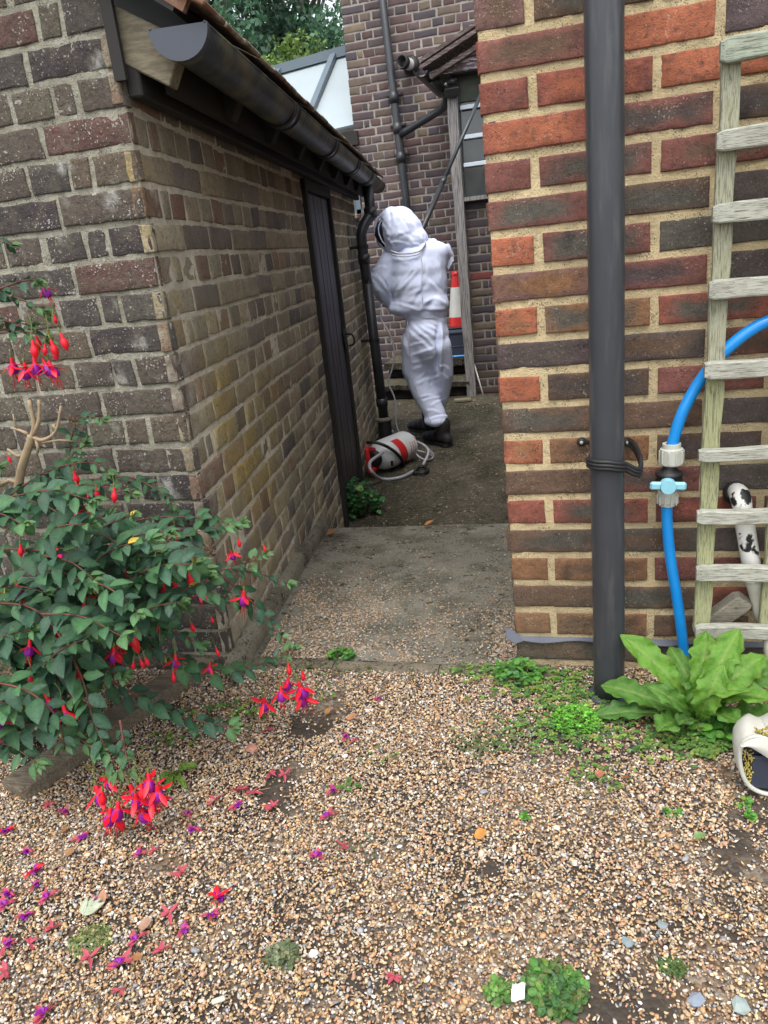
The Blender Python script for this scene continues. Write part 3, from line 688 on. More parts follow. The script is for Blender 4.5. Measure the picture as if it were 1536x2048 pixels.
def conservatory():
    XL = -2.25; c = thing('glasshouse_roof', (-3, 8.4, 2.3), 'white panelled lean-to glasshouse roof with grey metal bars under the trees', 'glasshouse roof')
    A = at(543, 152, 9.6); B = at(700, 108, 9.6); Cc = at(712, 250, 8.36); D = at(560, 285, 8.36)
    A = A + (A - B) * .5; D = D + (D - Cc) * .5; B = B + A3(.0, 0, 0); B[0] = min(B[0], -2.26 * 9.6 / 8.3 + .45); 
    n = np.cross(B - A, D - A); n /= np.linalg.norm(n); n = n if n[1] < 0 else -n
    p = MB(); th = n * .012; P8 = np.array([A, B, Cc, D]); p.add(np.vstack([P8 + th, P8 - th]), [(0, 1, 2, 3), (7, 6, 5, 4), (0, 4, 5, 1), (1, 5, 6, 2), (2, 6, 7, 3), (3, 7, 4, 0)]); p.build('panel', M['poly'], c)
    def bar(px0, px1, w=.07, h=.05, nm='bar'):
        q = MB(); q.beam(px0, px1, w, h, up=n); q.build(nm, M['grey_frame'], c)
    bar(at(668, 108, 9.55), at(618, 232, 8.6)); bar(at(560, 138, 9.55), at(535, 180, 9.2), .05); bar(at(735, 90, 9.55), at(712, 240, 8.5), .05)
    q = MB(); q.beam(A + A3(0, -.03, .03), B + A3(0, -.03, .03), .12, .10); q.build('ridge_beam', M['grey_frame'], c)
    q = MB(); q.beam(A + A3(0, -.05, -.10), B + A3(0, -.05, -.10), .05, .04); q.build('flashing', M['grey_frame'], c)
    # wall that carries the ridge
    q = MB(); q.box(((A[0] + B[0]) / 2 - .2, 9.75, (A[2] + ZL) / 2), (3.0, .15, A[2] - ZL - .1)); q.build('back_wall', M['mortar_b'], c)
conservatory()

# lean-to on the right with post, window and gable boards
lean = thing('lean_to', (-.9, 7.45, ZL), 'small lean-to porch with rotten gable boards above a window with white bars', 'porch')
def lean_to():
    LY = 7.45; b = MB(); zs = at(950, 400, LY)[2]
    nrow = int((zs - ZL) / BG)
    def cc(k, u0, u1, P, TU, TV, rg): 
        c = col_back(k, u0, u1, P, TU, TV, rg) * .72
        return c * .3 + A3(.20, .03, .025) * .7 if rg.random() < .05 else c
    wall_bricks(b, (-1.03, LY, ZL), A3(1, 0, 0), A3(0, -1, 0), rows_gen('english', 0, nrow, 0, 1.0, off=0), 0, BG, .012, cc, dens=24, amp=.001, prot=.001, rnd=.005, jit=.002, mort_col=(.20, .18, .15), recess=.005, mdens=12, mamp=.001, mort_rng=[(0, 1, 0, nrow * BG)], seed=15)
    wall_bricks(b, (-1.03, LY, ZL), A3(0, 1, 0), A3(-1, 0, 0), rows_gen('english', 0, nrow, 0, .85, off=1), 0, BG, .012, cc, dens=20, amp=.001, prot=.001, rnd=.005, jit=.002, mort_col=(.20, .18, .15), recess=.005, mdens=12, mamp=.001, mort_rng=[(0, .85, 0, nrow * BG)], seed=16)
    b.build('wall', [M['brick_b'], M['mortar_b']], lean, smooth=True)
    zw = ZL + nrow * BG; zt = at(940, 205, LY)[2]
    s = MB(); s.box((-.58, LY - .02, zw + .02), (.9, .12, .035)); s.build('sill', M['post_wood'], lean)
    w = MB(); w.box((-.56, LY + .02, (zw + zt) / 2 + .02), (.93, .012, zt - zw - .03)); wn = w.build('window', M['glass'], lean)
    for y in (215, 275, 331):
        r = MB(); p = at(945, y, LY - .03); r.box((-.56, LY - .03, p[2] + .01), (.9, .035, .035), bev=.004); r.build('glazing_bar', M['white_bar'], wn)
    z2 = at(905, 152, 7.3)[2]
    g = MB(); g.box((-.56, LY, (zt + z2) / 2 + .02), (.98, .04, z2 - zt + .02)); g.build('panel', mat('green_board', (.07, .08, .06), .85, noise=(9, .6, (.03, .035, .03))), lean)
    p = MB(); t = at(905, 196, 7.40); f = at(943, 768, 7.40); f[2] = ZL; t[0] = f[0] = -1.07
    P = np.linspace(0, 1, 24)[:, None] * (t - f) + f; hx = .045
    V = []
    for i, q in enumerate(P):
        j = .004 * math.sin(i * 1.7) + .003 * math.sin(i * .6); V.append([q + A3(-hx + j, -.045, 0), q + A3(hx + j * .6, -.045, 0), q + A3(hx, .045, 0), q + A3(-hx, .045, 0)])
    V = np.array(V); V = np.concatenate([V, V[:, :1]], 1); p.grid(V); p.build('post', M['post_wood'], lean)
    b = MB()      # roof: boards sloping up to the right
    a = at(838, 122, 7.2); c = at(955, 44, 7.2); d = (c - a) / np.linalg.norm(c - a); n = np.cross(d, A3(0, -1, 0)); n = -n if n[2] < 0 else n
    L = 1.25
    for i in range(5):
        y = 7.2 + .02 + i * .235; b.beam(a + A3(0, i * .235 + .12, 0) + n * .004 * (i % 2), a + d * L + A3(0, i * .235 + .12, 0) + n * .004 * (i % 2), .232, .03, up=n)
    b.build('roof', M['rotten'], lean)
    b = MB(); 
    for k, (o, th, yy) in enumerate(((-.065, .12, .0), (-.150, .05, .014))):
        P0 = a + n * o * 1.0 + A3(.03 * k, yy - .01, 0); b.beam(P0, P0 + d * L, .03, th, up=A3(0, -1, 0))
    bb = b.build('bargeboard', M['rotten'], lean)
    # triangular gable board with peeling paint
    b = MB(); y0 = 7.26; q0 = at(858, 146, y0); q1 = at(858, 153, y0); 
    top0 = a + n * -.12; xs = np.linspace(q0[0], a[0] + L, 14); zb = q1[2]
    zt_ = top0[2] + (xs - top0[0]) * d[2] / d[0]; V = []
    for x, z in zip(xs, zt_): V.append([[x, y0, zb], [x, y0, max(z, zb + .03)]])
    V = np.array(V); b.grid(V, flip=True); V2 = V + A3(0, .03, 0); b.grid(V2); b.grid(np.stack([V[:, 0], V2[:, 0]], 1)); b.grid(np.stack([V[:, 1], V2[:, 1]], 1)); b.grid(np.stack([V[0], V2[0]], 0))
    b.build('gable_board', M['peel'], lean)
    b = MB(); b.box((-.56, 7.36, zb + .0), (1.0, .18, .02)); b.build('soffit', M['dark_timber'], lean)
lean_to()
sec = thing('security_light', at(907, 172, 7.3).tolist(), 'small black floodlight on top of the flaking wooden post', 'light')
b = MB(); c = at(905, 183, 7.32); b.box(c, (.13, .07, .075), np.array([[1, 0, 0], [0, cos(.4), -sin(.4)], [0, sin(.4), cos(.4)]]), bev=.008); b.build('lamp_body', M['black_rubber'], sec)
b = MB(); b.sphere(at(904, 163, 7.32), (.035, .035, .03)); b.box(at(904, 160, 7.37), (.09, .04, .04), bev=.005); b.build('sensor', M['black_plastic'], sec, True)
b = MB(); b.tube([at(889, 170, 7.3), at(892, 166, 7.3), at(893, 172, 7.33)], .006, 6, smooth_n=4); b.build('cable', M['white_plastic'], sec, True)

pg = thing('porch_gutter', at(840, 140, 7.25).tolist(), 'short black half-round gutter below the rotten roof edge, with a crooked outlet pipe', 'gutter')
def porch_gutter():
    c = at(841, 137, 7.2); r = .07; b = MB(); ang = np.linspace(pi, 2 * pi, 13)
    for rr, fl in ((r, False), (r - .004, True)):
        b.grid(np.array([[c + A3(rr * cos(a_), y, rr * sin(a_)) for a_ in ang] for y in np.linspace(0, 1.05, 8)]), flip=fl)
    b.add(np.vstack([c + A3(0, .5, 0)] + [c + A3(r * cos(a_), .5, r * sin(a_)) for a_ in ang]), [(0, i + 1, i + 2) for i in range(12)])
    b.build('channel', M['black_plastic'], pg, True)
    o = MB(); p = [at(862, 160, 7.45), at(884, 176, 7.5), at(893, 195, 7.55), at(886, 215, 7.75), at(862, 232, 7.95), at(803, 268, 8.2)]
    o.tube(p, .036, 12, smooth_n=5); o.tube([at(868, 158, 7.42), at(886, 177, 7.5)], .045, 12); o.build('outlet_pipe', M['black_plastic'], pg, True)
porch_gutter()
bp = thing('drainpipe', (*at(812, 400, 8.22)[:2], ZL), 'tall slim grey-black drainpipe on the rear house wall above the hooded person', 'drainpipe')
def rear_pipe():
    x0 = at(765, 0, 8.22); x1 = at(812, 400, 8.22); b = MB(); xx = (x0[0] + x1[0]) / 2
    off = (x0[0] - x1[0]) / 2
    top = x0 + (x0 - x1) * 1.6; bot = A3(x1[0], 8.22, ZL)
    b.tube([top, x1, bot], .038, 14); b.build('pipe', M['black_plastic'], bp, True)
    for y in (188, 250, 310):
        q = lerp(x0, x1, y / 400); c = MB(); c.lathe([(.038, -.05), (.046, -.05), (.046, .05), (.038, .05)], q, (0, 0, 1), 14); c.box(q + A3(0, .05, .03), (.16, .03, .03)); c.build('collar', M['black_plastic'], bp, True)
rear_pipe()
fl = thing('flue', at(820, 130, 8.2).tolist(), 'stubby white and black boiler flue poking out of the rear house wall', 'flue')
def flue():
    base = at(824, 131, 8.28); tip = at(803, 123, 8.10); d = tip - base; b = MB()
    b.lathe([(.045, 0), (.085, 0), (.085, .03), (.06, .05)], base, d, 20); b.build('rubber_collar', M['black_rubber'], fl, True)
    L = np.linalg.norm(d); b = MB(); b.lathe([(.055, 0), (.055, L * .7)], base, d, 20); b.build('sleeve', M['white_plastic'], fl, True)
    b = MB(); b.lathe([(.058, L * .68), (.062, L * .7), (.062, L), (.05, L), (.048, L * .6), (0, L * .6)], base, d, 20); b.build('outlet', M['black_rubber'], fl, True)
flue()
st = thing('white_rod', at(967, 790, 7.35).tolist(), 'thin white rod leaning on the dark brick under the porch window', 'rod')
b = MB(); b.tube([at(948, 726, 7.42), at(967, 792, 7.28)], .006, 8); b.sphere(at(948, 726, 7.42), .009); b.build('rod', M['white_plastic'], st, True)

# steps
def steps():
    def slab(x0, x1, y0, y1, z, h, seed):
        b = MB(); n = 24; xs = np.linspace(x0, x1, n); front = []
        for i, x in enumerate(xs): front.append(y0 + .02 * math.sin(i * .9 + seed) + .012 * math.sin(i * 2.3))
        T = np.linspace(0, 1, 8); P = np.array([[[x, f + (y1 - f) * t, z] for t in T] for x, f in zip(xs, front)]); P[..., 2] += .008 * fbm(P, 8, 2, seed)
        b.grid(P, 0, ccol((.10, .088, .062), (.045, .05, .025), (.022, .02, .016), seed)(P))
        F = P[:, 0]; G = np.array([[f, f + A3(0, .004, -h * .3), f + A3(0, .012, -h)] for f in F]); b.grid(G, 0, (.07, .058, .05), flip=True)
        G2 = G + A3(0, .06, 0); G2[:, 0, 2] = z - h; b.grid(np.array([[f * A3(1, 1, 0) + A3(0, .014, z - h), f * A3(1, 1, 0) + A3(0, .10, z - h)] for f in F]), 0, (.04, .035, .03))
        for e in (P[0], P[-1]): b.add(np.vstack([e, e - A3(0, 0, h)]), [(i, i + 1, 9 + i, 8 + i) for i in range(7)], 0, (.06, .05, .04))
        return b
    s = thing('stone_steps', (-1.55, 7.4, ZL), 'two worn stone steps with dark hollow risers behind the person', 'steps')
    z1 = at(850, 768, 7.36)[2]; z2 = at(850, 722, 7.72)[2]
    slab(-2.05, -1.08, 7.36, 7.9, z1, .05, 3).build('lower_tread', M['concrete'], s)
    slab(-2.02, -1.12, 7.72, 8.29, z2, .07, 6).build('upper_tread', M['concrete'], s)
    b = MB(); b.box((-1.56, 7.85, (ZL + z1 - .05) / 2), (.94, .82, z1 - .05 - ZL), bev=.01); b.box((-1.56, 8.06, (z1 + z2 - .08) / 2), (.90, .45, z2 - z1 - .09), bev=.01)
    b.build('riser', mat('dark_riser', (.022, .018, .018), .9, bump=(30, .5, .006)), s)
    return z1, z2
Z1, Z2 = steps()
# traffic cone
def cone():
    t = thing('traffic_cone', at(918, 700, 7.95).tolist(), 'red and white traffic cone standing on a dark box behind the wooden post', 'cone')
    tp = at(916, 541, 7.95); zt = tp[2]; zb = at(918, 655, 7.95)[2]; x, y = at(919, 640, 7.95)[0], 7.95; H = zt - zb
    R = lambda h: .118 - (.118 - .045) * h
    def band(h0, h1, m, nm, e=0.0): b = MB(); b.lathe([(R(h0) + e, h0 * H), (R(h1) + e, h1 * H)], (x, y, zb), (0, 0, 1), 28); return b.build(nm, m, t, True)
    b = MB(); b.lathe([(.2, 0), (.2, .03), (.16, .04)], (x, y, zb), (0, 0, 1), 4)
    b = MB(); b.box((x, y, zb + .008), (.26, .26, .02), bev=.008); b.build('base', M['navy'], t)
    band(.04, .97, M['red_plastic'], 'shell'); band(.20, .72, M['white_plastic'], 'reflective_band', .002)
    b = MB(); b.lathe([(R(.93) + .006, .93 * H), (R(.93) + .006, .96 * H), (R(1), 1.0 * H), (R(1) * .6, 1.0 * H)], (x, y, zb), (0, 0, 1), 20); b.build('tip', M['red_plastic'], t, True)
    return x
CX = cone()
b = MB(); zc = at(918, 656, 7.95)[2]; b.box((CX, 7.97, (Z2 + zc) / 2), (.42, .34, zc - Z2 - .004), bev=.02); b.box((CX, 7.97, zc - .03), (.44, .36, .02), bev=.004); b.box((CX, 7.97, lerp(Z2, zc, .4)), (.43, .35, .012), bev=.004)
tag(b.build('plastic_crate', M['navy']), 'dark grey plastic box under the traffic cone on the top step', 'box')
o = thing('blue_hose_coil', (CX - .05, 7.83, Z2).__class__((CX - .05, 7.83, float(Z2))), 'flat blue hose lying on the top step in front of the cone', 'hose')
b = MB(); b.tube([A3(CX - .22, 7.76, Z2 + .018), A3(CX - .05, 7.74, Z2 + .020), A3(CX + .12, 7.76, Z2 + .018)], .013, 10, smooth_n=4); b.build('hose', M['blue_pipe'], o, True)
b = MB(); b.box((-1.12, 7.12, ZL + .02), (.16, .09, .025), np.array([[cos(.2), -sin(.2), 0], [sin(.2), cos(.2), 0], [0, 0, 1]]), bev=.004)
tag(b.build('wood_scrap', M['raw_wood']), 'small flat wood offcut on the dark floor by the lower step', 'offcut')
# debris in the far left

# ------------------------------------------------------------------ things on the right wall
big = thing('drainpipe', (.049, 1.665, 0), 'thick shiny black drainpipe standing against the red brick wall in the foreground', 'drainpipe')
def bigpipe():
    b = MB(); n = 40; P = np.array([[.049 + .0006 * math.sin(i * .5), 1.665, z] for i, z in enumerate(np.linspace(0.005, 2.6, n))]); b.tube(P, .0365, 36); b.build('pipe', M['black_pvc'], big, True)
    b = MB(); b.lathe([(.036, .0), (.048, .0), (.05, .006), (.046, .012), (.037, .013)], (.049, 1.665, 0), (0, 0, 1), 32); b.build('collar', M['lead'], big, True)
    s = MB(); c = A3(.049, 1.665, 0)
    sr = at(1255, 883, 1.797); sl_ = at(1163, 883, 1.797)
    zf = at(1225, 930, 1.625)[2]
    arc = []
    for t in np.linspace(0, 1, 16):
        a_ = lerp(radians(40), radians(-165), t); arc.append(c + A3(.043 * cos(a_), .043 * sin(a_), lerp(sr[2] - .03, zf, min(1, t * 1.6)) ))
    path = [sr + A3(0, -.004, 0), sr + A3(.012, -.03, -.004), c + A3(.072, .035, sr[2] - .018), c + A3(.066, -.005, sr[2] - .034)] + arc[5:]
    V = cr(path, 4); T = np.gradient(V, axis=0); n_ = len(V)
    up = A3(0, 0, 1); ctr = np.array([c[0], c[1], 0])
    o_ = V * A3(1, 1, 0) - ctr * A3(1, 1, 0); o_ /= np.linalg.norm(o_, axis=1)[:, None]
    hw = .0075
    for k in (-1, 0, 1):
        s.tube(V + up * k * .0075 + o_ * (.001 if k == 0 else 0), .0048, 8)
    for q in (sr, sl_):
        s.lathe([(.011, 0), (.011, .006), (.008, .010), (0, .010)], q + A3(0, 0, 0), (0, -1, 0), 14)
    s.tube([sl_ + A3(0, -.004, 0), sl_ + A3(.03, -.02, 0), c + A3(-.035, .03, sl_[2] - .01)], .005, 8)
    st_ = s.build('strap', M['black_rubber'], big, True)
    for q in (sr, sl_): b = MB(); b.lathe([(.0042, .0), (.0042, .002), (0, .003)], q + A3(0, -.010, 0), (0, -1, 0), 10); b.build('screw', M['fitting'], st_, True)
M['black_pvc'] = mat('black_pvc', (.036, .039, .045), .33, noise=(5, .5, (.055, .058, .066)), streak=((9, 9, 1.0), 5, .5, (.11, .11, .11), .52, .72), specks=(600, .74, (.12, .13, .14), .5), bump=(18, .08, .001))
bigpipe()
bw = thing('water_pipe', at(1368, 1320, 1.74).tolist(), 'bright blue water pipe with a pale lever valve curving up the brick wall', 'water pipe')
def blue():
    Y = 1.755; b = MB(); b.tube([at(x, y, Y - .02 * (x > 1430)) for x, y in ((1640, 600), (1575, 628), (1510, 655), (1450, 702), (1400, 762), (1365, 825), (1347, 880), (1343, 905))], .0128, 18, smooth_n=8)
    b.tube([at(x, y, Y) for x, y in ((1334, 985), (1334, 1040), (1340, 1110), (1353, 1190), (1363, 1260), (1370, 1325), (1372, 1350))], .0128, 18, smooth_n=8)
    b.build('pipe', M['blue_pipe'], bw, True)
    def nut(c, d, h, r, nm='nut', rib=10):
        b = MB(); b.lathe([(.013, -h * .5), (r * .88, -h * .5), (r, -h * .44), (r * .98, h * .25), (r * .80, h * .30), (r * .78, h * .5), (.013, h * .5)], c, d, 40)
        for i in range(rib):
            a_ = i * 2 * pi / rib; b.box(c + A3(r * cos(a_), r * sin(a_), -h * .1), (.004, .004, h * .6), bev=.001)
        b.build(nm, M['fitting'], bw, False)
    nut(at(1343, 908, Y), (0, 0, 1), .05, .0255); nut(at(1335, 995, Y), (0, 0, -1), .038, .022)
    v = MB(); v.lathe([(.012, -.035), (.018, -.028), (.026, -.022), (.030, -.008), (.026, .002), (.030, .004), (.030, .010), (.022, .014), (.015, .02), (.015, .035)], at(1338, 953, Y), (0, 0, 1), 24); vb = v.build('valve_body', M['black_rubber'], bw, True)
    c = at(1336, 972, Y - .035); l = MB(); l.box(c, (.078, .012, .019), np.array([[cos(.04), 0, sin(.04)], [0, 1, 0], [-sin(.04), 0, cos(.04)]]), bev=.004); l.lathe([(.0, -.012), (.016, -.012), (.0175, -.006), (.0175, .01)], c, (0, 1, 0), 24); l.build('lever', M['lever'], vb)
blue()
def wood_bar(b, p, q, w, t, seed, up, col):
    p, q = np.asarray(p), np.asarray(q); n = max(6, int(np.linalg.norm(q - p) / .012)); d = (q - p) / np.linalg.norm(q - p); u = np.cross(up, d); u /= np.linalg.norm(u); v = np.cross(d, u)
    rg = np.random.default_rng(seed); S = []
    ph = rg.random(4) * 6
    for i in range(n + 1):
        c = p + (q - p) * i / n + u * .0012 * math.sin(i * .31 + ph[0]) + v * .001 * math.sin(i * .23 + ph[1]); e = min(1, .78 + .22 * min(i, n - i) / 1.0)
        ww = w * (1 + .03 * math.sin(i * .5 + ph[2]) + rg.normal(0, .008)) * e; tt = t * (1 + .04 * math.sin(i * .37 + ph[3]) + rg.normal(0, .01)) * e
        S.append([c + u * a * ww + v * c2 * tt for a, c2 in ((-.5, -.42), (-.42, -.5), (.42, -.5), (.5, -.42), (.5, .42), (.42, .5), (-.42, .5), (-.5, .42), (-.5, -.42))])
    S = np.array(S); cc = np.array(col) * (1 + .15 * fbm(S, 15, 2, seed)[..., None]); b.grid(S, 0, cc)
    for k, f in ((0, list(range(8))), (-1, list(range(8))[::-1])): b.add(S[k][:8], [f], 0, np.array(col) * .8)
tr = thing('trellis', at(1402, 1270, 1.70).tolist(), 'weathered greenish wooden ladder trellis leaning on the brick wall at the right edge', 'trellis')
def trellis():
    T, Bm = at(1464, 98, 1.745), at(1402, 1268, 1.715)
    dx = .143; GRN = A3(.30, .32, .13); GRY = A3(.34, .33, .27)
    for k in range(4):
        b = MB(); a_ = T + A3(dx * k, 0, 0); c_ = Bm + A3(dx * k, 0, 0); m1 = lerp(a_, c_, .5)
        wood_bar(b, a_, m1, .034, .020, 30 + k, A3(0, 1, 0), lerp(GRY, GRN, .25)); wood_bar(b, m1, c_, .036, .020, 40 + k, A3(0, 1, 0), lerp(GRY, GRN, .75))
        b.build('upright', M['grey_wood_v'], tr, False)
    for i, (x, y, h) in enumerate(((1440, 96, .036), (1432, 281, .034), (1424, 430, .033), (1417, 583, .033), (1408, 744, .032), (1397, 913, .024), (1393, 1036, .027), (1392, 1148, .031), (1390, 1262, .028))):
        z = at(x, y, 1.69)[2]; Y = lerp(1.745, 1.715, (y - 98) / 1170) - .0235; x0 = at(x, y, Y)[0]
        b = MB(); g = .45 if i == 0 else .15; wood_bar(b, (x0, Y, z), (x0 + .66, Y + .004, z + .002 * (i % 3 - 1)), h * 1.14, .024, 60 + i, A3(0, 1, 0), lerp(A3(.40, .40, .36), A3(.3, .42, .26) if i == 0 else GRN, g))
        b.build('rung', M['grey_wood'], tr, False)
trellis()
ov = thing('overflow_pipe', at(1478, 990, 1.77).tolist(), 'short pipe with flaking black and white paint sticking out behind the trellis', 'pipe')
b = MB(); b.tube([at(1470, 985, 1.82), at(1474, 984, 1.78), at(1481, 996, 1.755), at(1488, 1040, 1.75), at(1505, 1140, 1.75), at(1508, 1160, 1.75)], [.020, .021, .0225, .021, .021, .0215], 16, smooth_n=5); b.build('pipe', M['chipped'], ov, True)
b = MB(); b.tube([at(1507, 1155, 1.75), at(1512, 1180, 1.75), at(1517, 1220, 1.75), at(1521, 1258, 1.75)], [.0205, .018, .013, .006], 14); b.build('spout', M['old_white'], ov, True)
b = MB(); b.lathe([(.019, 0), (.027, .001), (.027, .012), (.02, .014)], at(1470, 985, 1.795), (0, -1, .1), 20); b.build('collar', M['black_rubber'], ov, True)
wp = MB(); wp.tube([at(1538, 1262, 1.70), at(1540, 1300, 1.70), at(1541, 1360, 1.69)], .014, 14); tag(wp.build('waste_pipe', M['old_white'], smooth=True), 'stub of off-white plastic pipe behind the big leaves at the right edge', 'pipe')
b = MB(); wood_bar(b, at(1398, 1262, 1.775), at(1490, 1196, 1.745), .05, .03, 5, A3(0, 1, .3), A3(.33, .30, .23))
b.sphere(at(1473, 1216, 1.728), .003, nu=6, nv=4, col=(.01, .01, .01)); tag(b.build('timber_offcut', M['grey_wood']), 'square-ended grey timber offcut wedged diagonally behind the lowest trellis rungs', 'offcut')

# ------------------------------------------------------------------ leaves
LT = np.array([0, .1, .26, .45, .64, .82, .94, 1]); LWD = np.array([.02, .42, .86, 1, .86, .52, .2, 0])
def leaves(b, base, d, n, L, W, col, mi=0, curl=.25, fold=.35, midc=1.5, petiole=.1, wshape=None):
    """vectorised: arrays of base points, directions, normals, lengths, widths, colours"""
    base, d, n = (np.asarray(a, float) for a in (base, d, n)); K = len(base)
    d = d / np.linalg.norm(d, axis=1)[:, None]; n = n - d * (n * d).sum(1)[:, None]; n /= np.linalg.norm(n, axis=1)[:, None] + 1e-9; s = np.cross(d, n)
    ws = LWD if wshape is None else wshape
    L = np.broadcast_to(L, K); W = np.broadcast_to(W, K); curl = np.broadcast_to(curl, K); m = len(LT)
    V = np.zeros((K, m, 3, 3)); C = np.zeros((K, m, 3, 3)); col = np.broadcast_to(np.asarray(col, float), (K, 3))
    for j, y in enumerate((-1, 0, 1)):
        x = petiole + (1 - petiole) * LT
        if y == 0: x = x.copy(); x[0] = 0
        V[:, :, j] = base[:, None] + d[:, None] * (L[:, None] * x)[..., None] + s[:, None] * (y * W[:, None] * .5 * ws)[..., None] \
            + n[:, None] * (L[:, None] * (-curl[:, None] * x ** 2) + abs(y) * fold * W[:, None] * .5 * ws)[..., None]
        C[:, :, j] = (col * (midc if y == 0 else 1))[:, None]
    f = []
    for i in range(m - 1):
        for j in range(2): f.append((i * 3 + j, i * 3 + j + 1, (i + 1) * 3 + j + 1, (i + 1) * 3 + j))
    f = np.array(f)[None] + (np.arange(K) * m * 3)[:, None, None]
    b.add(V.reshape(-1, 3), f.reshape(-1, 4).tolist(), mi, C.reshape(-1, 3))
class LeafSet:
    def __init__(s): s.r = []
    def add(s, base, d, n, L, W, col, curl=.25): s.r.append((base, d, n, L, W, col, curl))
    def into(s, b, mi=0, **k):
        if s.r: z = list(zip(*s.r)); leaves(b, z[0], z[1], z[2], np.array(z[3]), np.array(z[4]), np.array(z[5]), mi, curl=np.array(z[6]), **k)
def unit(v): v = np.asarray(v, float); return v / (np.linalg.norm(v) + 1e-9)

